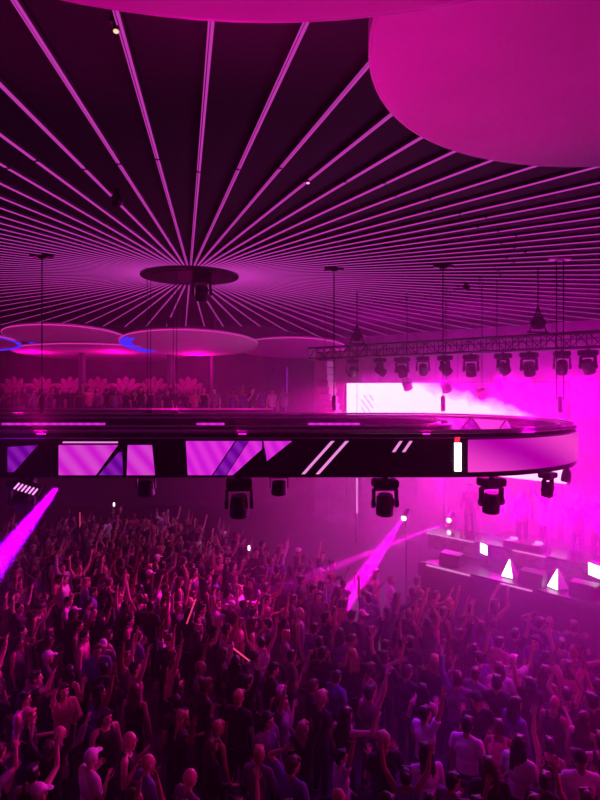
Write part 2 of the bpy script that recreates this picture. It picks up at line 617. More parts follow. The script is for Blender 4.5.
# ------------------------------------------------------------------ suspension: ceiling boxes, ropes, hoists
def suspension(px, ytop, zbot, Y, label, double=False, lit=False):
    X = (px - 300) / F * Y
    o = thing('suspension_line', label, 'suspension cable', (X, Y, CEIL), group='cables holding the rings')
    b = MB(); b.box((0, 0, -0.06), (0.55, 0.22, 0.10)); b.box((0, 0, -0.12), (0.2, 0.12, 0.05)); b.build('ceiling_bracket', 'disc_fabric' if lit else 'black_metal', o, False, 0.01)  # lit bracket: pale colour painted in for bright light falling on it
    for s in ((-0.09, 0.09) if double else (0,)):
        b = MB(); b.cyl((s, 0, -0.12), (s, 0, zbot - CEIL + 0.3), 0.016, n=8); b.build('cable', 'black_metal', o)
    b = MB()
    b.cyl((0, 0, zbot - CEIL + 0.34), (0, 0, zbot - CEIL + 0.12), 0.06, n=14)
    b.ball((0, 0, zbot - CEIL + 0.36), 0.065)
    b.box((0, 0, zbot - CEIL + 0.06), (0.10, 0.10, 0.12))
    b.build('hoist', 'black_plastic', o, True)
    b = MB()
    n = 14
    path = []
    for k in range(n):
        a = 2 * PI * k / n
        b.cyl((0.05 * math.cos(a), 0, zbot - CEIL + 0.02 + 0.05 * math.sin(a)), (0.05 * math.cos(a + 2 * PI / n), 0, zbot - CEIL + 0.02 + 0.05 * math.sin(a + 2 * PI / n)), 0.012, n=6)
    b.build('shackle', 'steel', o)
    return o


suspension(42, 255, ZT + 0.12, YM + 1.60, 'suspension cable from a dark ceiling plate at far left')
suspension(334, 271, ZT + 0.12, YM + 3.27, 'suspension cable just left of the white screen')
suspension(443, 266, ZT + 0.12, YM + 2.95, 'suspension cable in front of the white screen')
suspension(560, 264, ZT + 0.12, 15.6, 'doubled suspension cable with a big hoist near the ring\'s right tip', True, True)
for px, Y, lab in ((149, 16.95, 'thin pair of cables to the ring, left of the balcony post'), (175, 16.95, 'thin pair of cables to the ring, beside the balcony post')):
    X = (px - 300) / F * Y
    o = thing('suspension_line', lab, 'suspension cable', (X, Y, CEIL), group='cables holding the rings')
    for s in (-0.05, 0.05):
        b = MB(); b.cyl((s, 0, 0), (s, 0, ZT + 0.03 - CEIL), 0.009, n=6); b.build('cable', 'black_metal', o)
    b = MB(); b.box((0, 0, ZT + 0.08 - CEIL), (0.2, 0.08, 0.08)); b.box((0, 0, -0.03), (0.2, 0.1, 0.06)); b.build('clamp', 'black_metal', o)


# small things fixed to the ceiling
def ceiling_bits(px, py, z, name, label, cat, fn):
    Y = F * (z - ZC) / (HOR - py)
    o = thing(name, label, cat, ((px - 300) / F * Y, Y, CEIL))
    fn(o)


def dark_cam(o):
    b = MB(); b.cyl((0, 0, -0.12), (0, 0, 0), 0.05, n=14); b.build('mount', 'black_metal', o, True)
    b = MB(); b.ball((0, 0, -0.19), 0.11, 18); b.cyl((0, -0.05, -0.22), (0.03, -0.2, -0.3), 0.06, n=14); b.build('head', 'black_plastic', o, True)


def spot_lamp(m):
    def f(o):
        b = MB(); b.cyl((0, 0, -0.09), (0, 0, 0), 0.03, n=16); b.box((0, 0, -0.02), (0.09, 0.09, 0.03)); b.build('housing', 'black_metal', o, True)
        b = MB(); b.ball((0, 0, -0.10), (0.026, 0.026, 0.018), 14); b.build('bulb', m, o, True)
    return f


ceiling_bits(116, 33, CEIL - 0.115, 'ceiling_spotlight', 'tiny yellowish ceiling spotlight on a strip near the top edge', 'ceiling light', spot_lamp('warm_light'))
ceiling_bits(308, 184, CEIL - 0.115, 'ceiling_spotlight', 'tiny white ceiling spotlight beside a strip, above the photo\'s middle', 'ceiling light', spot_lamp('pinkwhite_light'))
ceiling_bits(117, 200, CEIL - 0.19, 'ceiling_camera', 'small dark round camera on the ceiling left of the hub', 'camera', dark_cam)
ceiling_bits(466, 287, CEIL - 0.19, 'ceiling_camera', 'small dark camera on the ceiling above the truss', 'camera', dark_cam)
o = moving_head((HUB.x + 0.45, HUB.y - 0.6, CEIL - 0.14), 0.3, 0.2, 1.25, 'dark moving head light hanging below the ceiling hub', 'moving light at the hub')

# ------------------------------------------------------------------ stage geometry: u runs along the stage, n faces the crowd
U = Vector((0.7071, -0.7071, 0))
N = Vector((-0.7071, -0.7071, 0))
RZ = math.atan2(U.y, U.x)       # local x along the stage, local -y faces the crowd


def on_line(px, k):
    """point of the line x + y = k that is seen in photo column px"""
    t = (px - 300) / F
    Y = k / (1 + t)
    return Vector((t * Y, Y, 0))


# truss
TA, TB = on_line(312, 23.4), on_line(640, 23.6)
tz = ZC + 1.0
tru = thing('lighting_truss', 'long dark lattice truss above the stage carrying moving lights', 'truss', (TA.x, TA.y, tz), (0, 0, math.atan2(TB.y - TA.y, TB.x - TA.x)))
TL = (TB - TA).length
tw = 0.40
cor = [(-tw / 2, 0), (tw / 2, 0), (tw / 2, tw), (-tw / 2, tw)]
for y, z in cor:
    b = MB(); b.cyl((0, y, z), (TL, y, z), 0.03, n=8); b.build('chord', 'truss_alu', tru, True)
b = MB()
ns = int(TL / 0.4)
for i in range(ns):
    x0, x1 = i * TL / ns, (i + 1) * TL / ns
    for j in range(4):
        (ya, za), (yb, zb2) = cor[j], cor[(j + 1) % 4]
        p, q = ((x0, ya, za), (x1, yb, zb2)) if i % 2 else ((x0, yb, zb2), (x1, ya, za))
        b.cyl(p, q, 0.014, n=6)
        b.cyl((x1, ya, za), (x1, yb, zb2), 0.014, n=6)
b.build('lacing', 'truss_alu', tru)
b = MB(); b.box((-0.02, 0, tw / 2), (0.04, tw + 0.08, tw + 0.08)); b.build('end_plate', 'steel', tru)
b = MB(); b.ball((-0.07, -0.05, 0.12), 0.05, 12); b.build('end_lamp', 'pinkwhite_light', tru, True)


def truss_lift(px, label):
    p = on_line(px, 23.5)
    o = thing('chain_hoist', label, 'chain hoist', (p.x, p.y, tz + tw + 0.055), group='chain hoists on the truss')
    b = MB(); b.box((0, 0, 0.28), (0.26, 0.2, 0.34)); b.cyl((-0.2, 0, 0.3), (0.2, 0, 0.3), 0.09, n=14); b.build('motor', 'truss_alu', o, False, 0.02)
    b = MB(); b.cyl((0, 0, 0.4), (0, 0, CEIL - tz - tw - 0.055), 0.018, n=8); b.build('chain', 'truss_alu', o)
    b = MB()
    for s in (-1, 1):
        b.cyl((s * 0.25, 0, 0.0), (0, 0, 0.75), 0.02, n=8)
    b.cyl((-0.3, 0, 0.02), (0.3, 0, 0.02), 0.025, n=8)
    b.build('sling', 'truss_alu', o)


truss_lift(357, 'chain hoist on the left part of the truss')
truss_lift(538, 'chain hoist on the right part of the truss')

GT = 'moving lights hanging under the truss'
THEADS = []
for i, (px, rz, tl, sc) in enumerate(((352, 0.9, 0.9, 1.0), (380, -0.6, 1.0, 1.0), (402, 0.2, 0.5, 1.05), (423, 0.5, 0.8, 0.95), (445, -0.5, 0.9, 1.0),
                                     (471, 0.3, 0.3, 1.05), (503, -0.4, 0.8, 1.0), (529, 0.1, 0.4, 1.05), (562, 0.5, 0.6, 1.0), (588, -0.2, 0.5, 1.0))):
    p = on_line(px, 23.5)
    p.z = tz - 0.08
    moving_head(p, RZ + rz, tl, sc, '%s moving light from the left under the stage truss' % ordinal(i + 1), GT)
    THEADS.append(p)
# lower row of smaller blinders in front of the screen
for i, (px, py) in enumerate(((407, 385), (446, 387), (482, 392), (497, 384))):
    p = on_line(px, 25.0)
    z = ZC + (HOR - py) / F * p.y + 0.22
    o = par_can((p.x, p.y, z), 1.15, '%s can light from the left hanging before the top of the screen' % ordinal(i + 1), 'can lights before the screen', RZ, 0.6)
    b = MB(); b.cyl((0, 0, 0), (0, 0, (CEIL - z - 0.075) / 1.15), 0.012, n=6); b.build('drop_pole', 'truss_alu', o)

# line array speaker
la = thing('line_array_speaker', 'hanging curved column of speaker boxes left of the white screen', 'loudspeaker', on_line(325, 24.6) + Vector((0, 0, ZC + 0.95)), (0, 0, RZ - 0.1))
for k in range(8):
    a = 0.015 * k * k
    b = MB()
    b.prism([(-0.36, -0.24, -0.12), (0.36, -0.24, -0.12), (0.30, 0.22, -0.12), (-0.30, 0.22, -0.12)], (0, 0, 0.24))
    c = b.build('cabinet', 'speaker_grey', la, False, 0.012)
    c.location = (0, 0.008 * k * k, -0.14 - 0.265 * k)
    c.rotation_euler = (-0.05 * k, 0, 0)
    g = MB(); g.box((0, -0.245, 0), (0.62, 0.012, 0.19)); g.build('grille', 'speaker_grey', c)
b = MB(); b.box((0, 0, 0.03), (0.5, 0.3, 0.06)); b.cyl((0, 0, 0), (0, 0, CEIL - ZC - 0.95), 0.015, n=6); b.build('flying_frame', 'dark_steel', la)

# screen
sA, sB = on_line(347, 28.0), on_line(566, 28.0)
SL = (sB - sA).length
scr = thing('led_screen', 'big white and magenta LED screen behind the stage', 'screen', (sA.x, sA.y, 3.6), (0, 0, RZ))
m = bpy.data.materials.new('screen_picture')
m.use_nodes = True
nt = m.node_tree
nt.nodes.clear()


def nd(t, **k):
    n_ = nt.nodes.new(t)
    for a_, v_ in k.items():
        setattr(n_, a_, v_)
    return n_


def mth(op, a, b_=None):
    n_ = nd('ShaderNodeMath', operation=op)
    for i_, v_ in enumerate((a, b_)):
        if v_ is None:
            continue
        if isinstance(v_, (int, float)):
            n_.inputs[i_].default_value = v_
        else:
            nt.links.new(v_, n_.inputs[i_])
    return n_.outputs[0]


tc = nd('ShaderNodeTexCoord')
sx = nd('ShaderNodeSeparateXYZ')
nt.links.new(tc.outputs['Object'], sx.inputs[0])
nz = nd('ShaderNodeTexNoise')
nz.inputs['Scale'].default_value = 1.3
nz.inputs['Detail'].default_value = 5
nt.links.new(tc.outputs['Object'], nz.inputs['Vector'])
HS = 3.28
# white below a diagonal that falls to the right
diag = mth('SUBTRACT', mth('ADD', mth('MULTIPLY', sx.outputs['X'], 0.27), sx.outputs['Z']), HS + 0.95)
diag = mth('ADD', diag, mth('MULTIPLY', mth('SUBTRACT', nz.outputs['Fac'], 0.5), 0.9))
rp = nd('ShaderNodeValToRGB')
nt.links.new(mth('ADD', diag, 0.5), rp.inputs['Fac'])
e0, e1 = rp.color_ramp.elements
e0.position, e0.color = 0.35, (1, 0.40, 1, 1)
e1.position, e1.color = 0.75, (0.30, 0.0, 0.26, 1)
# thin dark strokes near the left
wv = nd('ShaderNodeTexWave', bands_direction='X')
wv.inputs['Scale'].default_value = 1.4
wv.inputs['Distortion'].default_value = 1.0
mp = nd('ShaderNodeMapping')
mp.inputs['Rotation'].default_value = (0, 0.75, 0)
nt.links.new(tc.outputs['Object'], mp.inputs['Vector'])
nt.links.new(mp.outputs[0], wv.inputs['Vector'])
thin = mth('GREATER_THAN', wv.outputs['Fac'], 0.93)
reg = mth('MULTIPLY', mth('GREATER_THAN', sx.outputs['X'], 0.8), mth('LESS_THAN', sx.outputs['X'], 1.45))
reg = mth('MULTIPLY', reg, mth('LESS_THAN', sx.outputs['Z'], HS - 0.5))
mx = nd('ShaderNodeMix', data_type='RGBA')
nt.links.new(mth('MULTIPLY', thin, reg), mx.inputs[0])
nt.links.new(rp.outputs['Color'], mx.inputs[6])
mx.inputs[7].default_value = (0.45, 0.05, 0.4, 1)
em = nd('ShaderNodeEmission')
nt.links.new(mx.outputs[2], em.inputs['Color'])
em.inputs['Strength'].default_value = 2.6
out = nd('ShaderNodeOutputMaterial')
nt.links.new(em.outputs[0], out.inputs['Surface'])
M['screen_picture'] = m
b = MB(); b.box((SL / 2, 0, HS / 2), (SL, 0.03, HS)); b.build('display', 'screen_picture', scr)
b = MB()
b.box((SL / 2, 0.12, HS / 2), (SL + 0.1, 0.18, HS + 0.1))
b.build('cabinet_frame', 'black_plastic', scr)
for x in (0.3, SL / 2, SL - 0.3):
    b = MB(); b.box((x, 0.3, (HS - 3.6) / 2), (0.12, 0.12, HS + 3.6)); b.build('support_post', 'black_metal', scr)

# backdrop wall of the stage, behind the screen, up to the truss
bd = thing('stage_backdrop', 'tall magenta-lit panelled backdrop behind the LED screen, reaching the truss', 'backdrop')
bA, bB = on_line(314, 31.0), on_line(690, 31.0)
BLn = (bB - bA).length
bd.location = (bA.x, bA.y, 0)
bd.rotation_euler = (0, 0, RZ)
b = MB(); b.box((BLn / 2, 0.1, 4.2), (BLn, 0.12, 8.4)); b.build('backing', 'wall_stage', bd)
npan = 16
for i in range(npan):
    for j in range(5):
        b = MB(); b.box(((i + 0.5) * BLn / npan, 0.02, 0.02 + 0.835 + j * 1.67), (BLn / npan - 0.04, 0.05, 1.63)); b.build('panel', 'wall_stage', bd, False, 0.01)
b = MB(); b.cyl((0, 0.1, 8.43), (BLn, 0.1, 8.43), 0.03, n=8); b.build('top_pipe', 'dark_steel', bd)

# stage platform
def stage_prism(name, p0, p1, k0, k1, z0, z1, m, label=None, cat=None, kind=None):
    """block over photo columns p0..p1 between lines x+y=k0 (front) and k1 (back)"""
    a, b_ = on_line(p0, k0), on_line(p1, k0)
    dep = (k1 - k0) * 0.7071
    pts = [a, b_, b_ - N * dep, a - N * dep]
    mb = MB(); mb.prism([Vector((p.x, p.y, z0)) for p in pts], (0, 0, z1 - z0))
    return tag(mb.build(name, m, None, False, 0.01), label, cat, None, kind)


stg = thing('stage', 'dark stage platform with lit front edge at right behind the crowd', 'stage')
def sub(o, p):
    o.parent = p
    return o
sub(stage_prism('deck', 418, 660, 19.7, 27.2, 0.0, 1.9, 'stage_deck'), stg)
sub(stage_prism('edge_strip', 426, 470, 19.68, 19.72, 1.9, 1.95, 'led_line'), stg)
sub(stage_prism('edge_strip', 500, 532, 19.68, 19.72, 1.9, 1.94, 'led_line'), stg)
sub(stage_prism('front_rail', 418, 660, 19.76, 19.86, 1.903, 1.96, 'dark_steel'), stg)

# dj booth with triangular facets
bo = thing('dj_booth', 'long faceted DJ booth with glowing triangles on the stage', 'DJ booth')
bt = 2.42
sub(stage_prism('booth_body', 428, 640, 21.9, 23.0, 1.903, bt - 0.06, 'booth_facet'), bo)
sub(stage_prism('counter_top', 424, 644, 21.7, 23.1, bt - 0.06, bt, 'black_gloss'), bo)
sub(stage_prism('edge_light', 426, 474, 21.66, 21.70, bt - 0.05, bt - 0.01, 'led_line'), bo)
sub(stage_prism('edge_light', 512, 546, 21.66, 21.70, bt - 0.05, bt - 0.01, 'led_line'), bo)
fa, fb = on_line(430, 21.9), on_line(640, 21.9)
FL = (fb - fa).length
nf = 12
for i in range(nf):
    s0, s1 = i * FL / nf, (i + 1) * FL / nf
    for up in (0, 1):
        z0, z1 = 1.94, bt - 0.09
        A = fa + U * s0 + Vector((0, 0, z0 if not up else z1))
        B = fa + U * s1 + Vector((0, 0, z0 if not up else z1))
        Cc = fa + U * (s0 + s1) / 2 + Vector((0, 0, z1 if not up else z0))
        ctr = (A + B + Cc) / 3
        apex = ctr + N * 0.16
        mb = MB()
        vs = [mb.bm.verts.new(v) for v in (ctr + (A - ctr) * 0.92, ctr + (B - ctr) * 0.92, ctr + (Cc - ctr) * 0.92, apex)]
        mb.bm.faces.new(vs[:3])
        for t in range(3):
            mb.bm.faces.new((vs[t], vs[(t + 1) % 3], vs[3]))
        mb.build('facet', 'booth_facet', bo)


def pyramid(px, k, w, hgt, label, rz=0.0):
    p = on_line(px, k)
    o = thing('pyramid_light', label, 'stage light', (p.x, p.y, 1.905), (0, 0, RZ + rz), 'white pyramid lights on the stage')
    base = [V_(-w, -w, 0), V_(w, -w, 0), V_(w, w, 0), V_(-w, w, 0)]
    top = V_(0, 0, hgt)
    mb = MB()
    vs_ = [mb.bm.verts.new(v) for v in base + [top]]
    mb.bm.faces.new(vs_[:4])
    for t in range(4):
        mb.bm.faces.new((vs_[t], vs_[(t + 1) % 4], vs_[4]))
    mb.build('body', 'booth_facet', o)
    for (i0, i1), m_ in (((0, 1), 'white_light'), ((1, 2), 'led_curve'), ((3, 0), 'led_pink')):
        A, B = base[i0], base[i1]
        n_ = (B - A).cross(top - A).normalized()
        c_ = (A + B + top) / 3
        mb = MB(); mb.prism([c_ + (q_ - c_) * 0.86 for q_ in (A, B, top)], n_ * 0.012); mb.build('lit_face', m_, o)


V_ = lambda *a_: Vector(a_)
pyramid(510, 20.7, 0.17, 0.50, 'white glowing pyramid light on the stage before the booth, left one')
pyramid(558, 20.7, 0.18, 0.50, 'white glowing pyramid light on the stage before the booth, right one', -0.4)


def wedge(px, k, label):
    p = on_line(px, k)
    o = thing('stage_monitor', label, 'loudspeaker', (p.x, p.y, 1.905), (0, 0, RZ + PI), 'monitor wedges on the stage edge')
    mb = MB(); mb.prism([V_(-0.3, -0.22, 0), V_(-0.3, 0.22, 0), V_(-0.3, 0.12, 0.30), V_(-0.3, -0.14, 0.34)], (0.6, 0, 0)); mb.build('cabinet', 'black_plastic', o, False, 0.012)
    mb = MB(); mb.prism([V_(-0.27, 0.225, 0.03), V_(-0.27, 0.135, 0.28), V_(0.27, 0.135, 0.28), V_(0.27, 0.225, 0.03)], (0, 0.012, 0.004)); mb.build('grille', 'dark_steel', o)


wedge(452, 20.5, 'black monitor wedge near the left end of the stage')
wedge(533, 20.5, 'black monitor wedge on the stage between the two pyramid lights')
wedge(585, 20.5, 'black monitor wedge on the stage right of both pyramid lights')


def deck_player(px, label, name='dj_player', mixer=False):
    p = on_line(px, 22.4)
    o = thing(name, label, 'DJ equipment', (p.x, p.y, bt), (0, 0, RZ))
    b = MB(); b.box((0, 0, 0.05), (0.34, 0.38, 0.10)); b.build('case', 'black_plastic', o, False, 0.01)
    if mixer:
        b = MB()
        for i in range(4):
            for j in range(3):
                b.cyl((-0.12 + 0.08 * i, -0.1 + 0.09 * j, 0.1), (-0.12 + 0.08 * i, -0.1 + 0.09 * j, 0.125), 0.014, n=10)
        b.build('knobs', 'steel', o)
    else:
        b = MB(); b.cyl((0, -0.05, 0.1), (0, -0.05, 0.12), 0.12, n=28); b.build('jog_wheel', 'steel', o, True)
        b = MB(); b.box((0, 0.13, 0.13), (0.2, 0.02, 0.08), Euler((0.5, 0, 0))); b.build('display', 'pinkwhite_light', o)


deck_player(512, 'player deck at the left on the booth counter')
deck_player(524, 'mixer with knobs between the two player decks', 'dj_mixer', True)
deck_player(537, 'player deck at the right on the booth counter')


def blinder(px, py, k, w, hgt, label):
    p = on_line(px, k)
    z = ZC + (HOR - py) / F * p.y
    o = thing('blinder_light', label, 'stage light', (p.x, p.y, z), (0, 0, RZ - 0.5), 'white blinders on the stage')
    b = MB(); b.box((0, 0.06, 0), (w + 0.06, 0.12, hgt + 0.06)); b.build('housing', 'black_plastic', o, False, 0.01)
    b = MB(); b.box((0, -0.008, 0), (w, 0.02, hgt)); b.build('lit_face', 'white_light', o)
    b = MB(); b.cyl((0, 0.08, -hgt / 2), (0, 0.08, 1.905 - z), 0.025, n=8); b.cyl((0, 0.08, 1.904 - z), (0, 0.08, 1.93 - z), 0.18, n=16); b.build('stand', 'black_metal', o)


blinder(484, 549, 21.3, 0.30, 0.26, 'white glowing square light at the left of the booth')
blinder(596, 571, 21.0, 0.44, 0.28, 'white glowing light at the right edge of the photo, before the booth')

# side stage: beam fixtures on stands and a light tube
def beam_stand(px, py, Y, label):
    p = at(px, py, Y)
    o = thing('beam_light', label, 'stage light', p, group='beam lights beside the stage')
    b = MB(); b.cyl((0, 0.0, 0), (0.16, 0.22, 0.16), 0.09, n=16); b.build('can', 'black_plastic', o, True)
    b = MB(); b.ball((-0.005, -0.012, -0.005), (0.07, 0.07, 0.07), 14); b.build('lens', 'white_light', o, True)
    b = MB(); b.cyl((0.08, 0.12, 0.05), (0.08, 0.12, -p.z + 0.02), 0.016, n=8); b.cyl((0.08, 0.12, -p.z), (0.08, 0.12, -p.z + 0.04), 0.28, n=20); b.build('stand', 'black_metal', o)
    return p


B1 = beam_stand(404, 518, 17.2, 'bright beam light shining down to the left beside the stage')
B2 = beam_stand(449, 520, 18.6, 'small white beam light on a stand right of the bright beam')
p = at(357, 478, 22)
lt = thing('light_tube', 'thin vertical light tube hanging at the stage side below the ring', 'light tube', p)
b = MB(); b.cyl((0, 0, 0), (0, 0, -1.3), 0.035, n=10); b.build('tube', 'led_line', lt, True)
b = MB(); b.cyl((0, 0, 0), (0, 0, 0.1), 0.045, n=10); b.cyl((0, 0, 0.1), (0, 0, CEIL - p.z), 0.008, n=6); b.build('hanger', 'black_metal', lt)

# ------------------------------------------------------------------ balcony fittings
ra = thing('balcony_railing', 'long railing with dark panels and shiny top rail along the far balcony', 'railing', (0, 27.05, BZ))
b = MB(); b.box((-9.6, 0, 0.82), (16.8, 0.14, 0.06)); b.build('top_rail', 'steel', ra, False, 0.01)
b = MB(); b.box((-9.6, 0, 0.42), (16.8, 0.03, 0.74)); b.build('front_panel', 'black_gloss', ra)
for k in range(13):
    b = MB(); b.box((-17.9 + 1.38 * k, 0.03, 0.4), (0.06, 0.06, 0.8)); b.build('post', 'black_metal', ra)
for px, Y, w, lab in ((82, 29.6, 0.32, 'thick dark post at the left of the balcony'), (171, 29.6, 0.38, 'thick dark post in the middle of the balcony'),
                      (213, 29.6, 0.26, 'dark post right of the middle one on the balcony')):
    b = MB(); b.cyl((0, 0, 0), (0, 0, CEIL - BZ), w / 2, n=20); b.cyl((0, 0, 0), (0, 0, 0.15), w / 2 + 0.06, n=20); b.cyl((0, 0, CEIL - BZ - 0.2), (0, 0, CEIL - BZ), w / 2 + 0.08, n=20)
    o = b.build('column', 'wall_dark', None, True)
    o.location = ((px - 300) / F * Y, Y, BZ)
    tag(o, lab, 'column', None, 'structure')
o = thing('light_tube', 'slim lit pole at the right end of the balcony', 'light tube', ((287 - 300) / F * 29.5, 29.5, BZ))
b = MB(); b.cyl((0, 0, 0.05), (0, 0, 2.75), 0.035, n=10); b.build('tube', 'led_dim', o)
b = MB(); b.cyl((0, 0, 0), (0, 0, 0.05), 0.14, n=16); b.build('foot', 'black_metal', o)


def shell_back():
    root = link('shell_seat', None)
    # scalloped fan: seven lobes radiating from the seat
    for i in range(5):
        a = math.radians(-56 + 28 * i)
        b = MB()
        b.ball((0.50 * math.sin(a), 0, 0.55 + 0.50 * math.cos(a)), (0.17, 0.09, 0.40), 16, Matrix.Rotation(a, 4, 'Y'))
        b.build('back_lobe', 'upholstery', root, True)
    b = MB(); b.box((0, -0.32, 0.24), (1.1, 0.7, 0.42)); b.build('seat', 'upholstery', root, False, 0.06)
    b = MB(); b.box((0, -0.32, 0.02), (1.0, 0.6, 0.04)); b.build('plinth', 'black_plastic', root)
    return root


sh0 = None
for i, px in enumerate((14, 42, 70, 98, 126, 154, 188)):
    o = shell_back() if sh0 is None else copy_tree(sh0)
    sh0 = sh0 or o
    Y = 31.0 + (i % 2) * 0.25
    o.location = ((px - 300) / F * Y, Y, BZ + 0.9)
    tag(o, '%s scalloped pink seat back from the left on the far balcony' % ordinal(i + 1), 'seat', 'scalloped seats on the balcony')
b = MB(); b.box((-9.5, 31.6, BZ + 0.45), (16.0, 2.6, 0.9)); tag(b.build('balcony_step', 'wall_dark'), kind='structure')

# ------------------------------------------------------------------ people
SKIN = [mat('skin_light', (0.62, 0.40, 0.30), 0.33, noise=0.08, nscale=20), mat('skin_tan', (0.42, 0.24, 0.16), 0.33, noise=0.08, nscale=20),
        mat('skin_brown', (0.20, 0.10, 0.065), 0.3, noise=0.08, nscale=20)]
mat('eye', (0.02, 0.015, 0.015), 0.1); mat('lips', (0.40, 0.12, 0.12), 0.4); mat('shoe', (0.05, 0.05, 0.05), 0.5)
HAIRM = {'dark': mat('hair_dark', (0.012, 0.008, 0.008), 0.35, noise=0.4, nscale=40, bump=0.4),
         'brown': mat('hair_brown', (0.07, 0.035, 0.02), 0.4, noise=0.4, nscale=40, bump=0.4),
         'fair': mat('hair_fair', (0.45, 0.30, 0.16), 0.4, noise=0.3, nscale=40, bump=0.4)}
TOPM = {'white': mat('cloth_white', (0.75, 0.72, 0.74), 0.8, noise=0.06, nscale=10, bump=0.3),
        'black': mat('cloth_black', (0.018, 0.016, 0.018), 0.75, noise=0.3, nscale=10, bump=0.3),
        'grey': mat('cloth_grey', (0.20, 0.19, 0.21), 0.8, noise=0.15, nscale=10, bump=0.3),
        'pink': mat('cloth_pink', (0.62, 0.18, 0.30), 0.8, noise=0.1, nscale=10, bump=0.3),
        'violet': mat('cloth_violet', (0.16, 0.07, 0.36), 0.8, noise=0.15, nscale=10, bump=0.3)}
PANT = mat('cloth_denim', (0.03, 0.035, 0.06), 0.8, noise=0.25, nscale=12, bump=0.3)


def fuse(mb, voxel, ratio, name, smooth=2):
    """one continuous skin over all the shapes of mb"""
    me = bpy.data.meshes.new('tmp')
    bmesh.ops.recalc_face_normals(mb.bm, faces=mb.bm.faces)
    mb.bm.to_mesh(me); mb.bm.free()
    o = bpy.data.objects.new('tmp', me)
    COL.objects.link(o)
    r = o.modifiers.new('r', 'REMESH'); r.mode = 'VOXEL'; r.voxel_size = voxel; r.use_smooth_shade = True
    s = o.modifiers.new('s', 'SMOOTH'); s.factor = 0.5; s.iterations = smooth
    d = o.modifiers.new('d', 'DECIMATE'); d.ratio = ratio
    dg = bpy.context.evaluated_depsgraph_get()
    res = bpy.data.meshes.new_from_object(o.evaluated_get(dg))
    res.name = name
    bpy.data.objects.remove(o); bpy.data.meshes.remove(me)
    res.polygons.foreach_set('use_smooth', [True] * len(res.polygons))
    return res


def V(*a):
    return Vector(a)


# arms: (upper direction, forearm direction) for left (-x) and right (+x); head (yaw, pitch)
POSES = {
    'down': dict(L=(V(-.25, .05, -1), V(-.05, .25, -1)), R=(V(.25, .05, -1), V(.05, .25, -1)), head=(0.0, 0.05), txt='arms down'),
    'bent': dict(L=(V(-.3, .1, -1), V(.3, .6, .75)), R=(V(.32, .05, -1), V(-.25, .55, .9)), head=(0.3, 0.0), txt='hands at chest'),
    'rightup': dict(L=(V(-.3, .1, -1), V(.1, .6, -.6)), R=(V(.35, .25, 1), V(.02, .2, 1)), head=(-0.2, -0.15), txt='right arm raised'),
    'leftup': dict(L=(V(-.35, .25, 1), V(-.02, .25, 1)), R=(V(.3, .1, -1), V(-.2, .7, -.3)), head=(0.2, -0.15), txt='left arm raised'),
    'bothup': dict(L=(V(-.55, .15, .9), V(-.15, .15, 1)), R=(V(.55, .15, .9), V(.15, .2, 1)), head=(0.0, -0.25), txt='both arms raised'),
    'phone': dict(L=(V(-.3, .5, -.9), V(.3, .8, .4)), R=(V(.25, .8, .35), V(-.1, .45, 1)), head=(0.1, -0.1), txt='right hand up'),
    'overhead': dict(L=(V(-.8, .2, .65), V(.75, .05, .45)), R=(V(.3, .1, -1), V(.0, .4, -1)), head=(-0.4, 0.1), txt='arm over head'),
    'clap': dict(L=(V(-.45, .45, .75), V(.42, .25, .9)), R=(V(.45, .45, .75), V(-.42, .25, .9)), head=(0.0, -0.2), txt='hands joined overhead'),
    'pump': dict(L=(V(-.3, .2, -1), V(.2, .7, .2)), R=(V(.9, .35, .2), V(.1, .2, 1)), head=(-0.25, 0.0), txt='right fist up'),
}
SHZ = 1.425
HC = V(0, 0.025, 1.635)          # head centre


def head_m(pose):
    yaw, pitch = POSES[pose]['head']
    piv = V(0, 0, 1.53)
    return Matrix.Translation(piv) @ Matrix.Rotation(yaw, 4, 'Z') @ Matrix.Rotation(-pitch, 4, 'X') @ Matrix.Translation(-piv)


def arm_pts(pose, s):
    u, f = POSES[pose]['R' if s > 0 else 'L']
    u, f = u.normalized(), f.normalized()
    lift = max(0.0, u.z) * 0.05
    sh = V(s * (0.178 - lift * 0.4), -0.005, SHZ + lift)
    el = sh + u * 0.285
    wr = el + f * 0.25
    return sh, el, wr, f


def hand(mb, wr, d, s):
    ref = V(0, 1, 0) if abs(d.y) < 0.8 else V(0, 0, 1)
    side = d.cross(ref).normalized()
    n = side.cross(d).normalized()
    rot = Matrix((side, n, d)).transposed().to_4x4()
    mb.ball(wr + d * 0.05, (0.042, 0.018, 0.055), 14, rot)
    for i, L in enumerate((0.85, 1.0, 0.95, 0.75)):
        k = (i - 1.5)
        base = wr + d * 0.09 + side * k * 0.021
        dir1 = (d + side * k * 0.20 + n * 0.15).normalized()
        dir2 = (d + side * k * 0.16 + n * 0.55).normalized()
        m1 = base + dir1 * 0.045 * L
        mb.cap(base - dir1 * 0.02, m1, 0.0085, 0.008, 8)
        mb.cap(m1, m1 + dir2 * 0.038 * L, 0.008, 0.0068, 8)
    tb = wr + d * 0.025 - side * s * 0.03
    t1 = tb + (d * 0.7 - side * s * 0.75 + n * 0.25).normalized() * 0.042
    mb.cap(tb, t1, 0.012, 0.0098, 8)
    mb.cap(t1, t1 + (d * 0.95 - side * s * 0.25 + n * 0.3).normalized() * 0.032, 0.0095, 0.0075, 8)


def torso(mb, g):
    mb.ball((0, 0.0, 1.285), (0.178 + g, 0.112 + g, 0.185), 20)
    mb.ball((0, 0.005, 1.10), (0.150 + g, 0.105 + g, 0.19), 20)
    mb.cap((-0.135, -0.01, 1.415), (0.135, -0.01, 1.415), 0.058 + g, 0.058 + g)
    mb.cap((-0.07, 0.0, 1.33), (0.07, 0.0, 1.33), 0.105 + g, 0.105 + g)


CACHE = {}


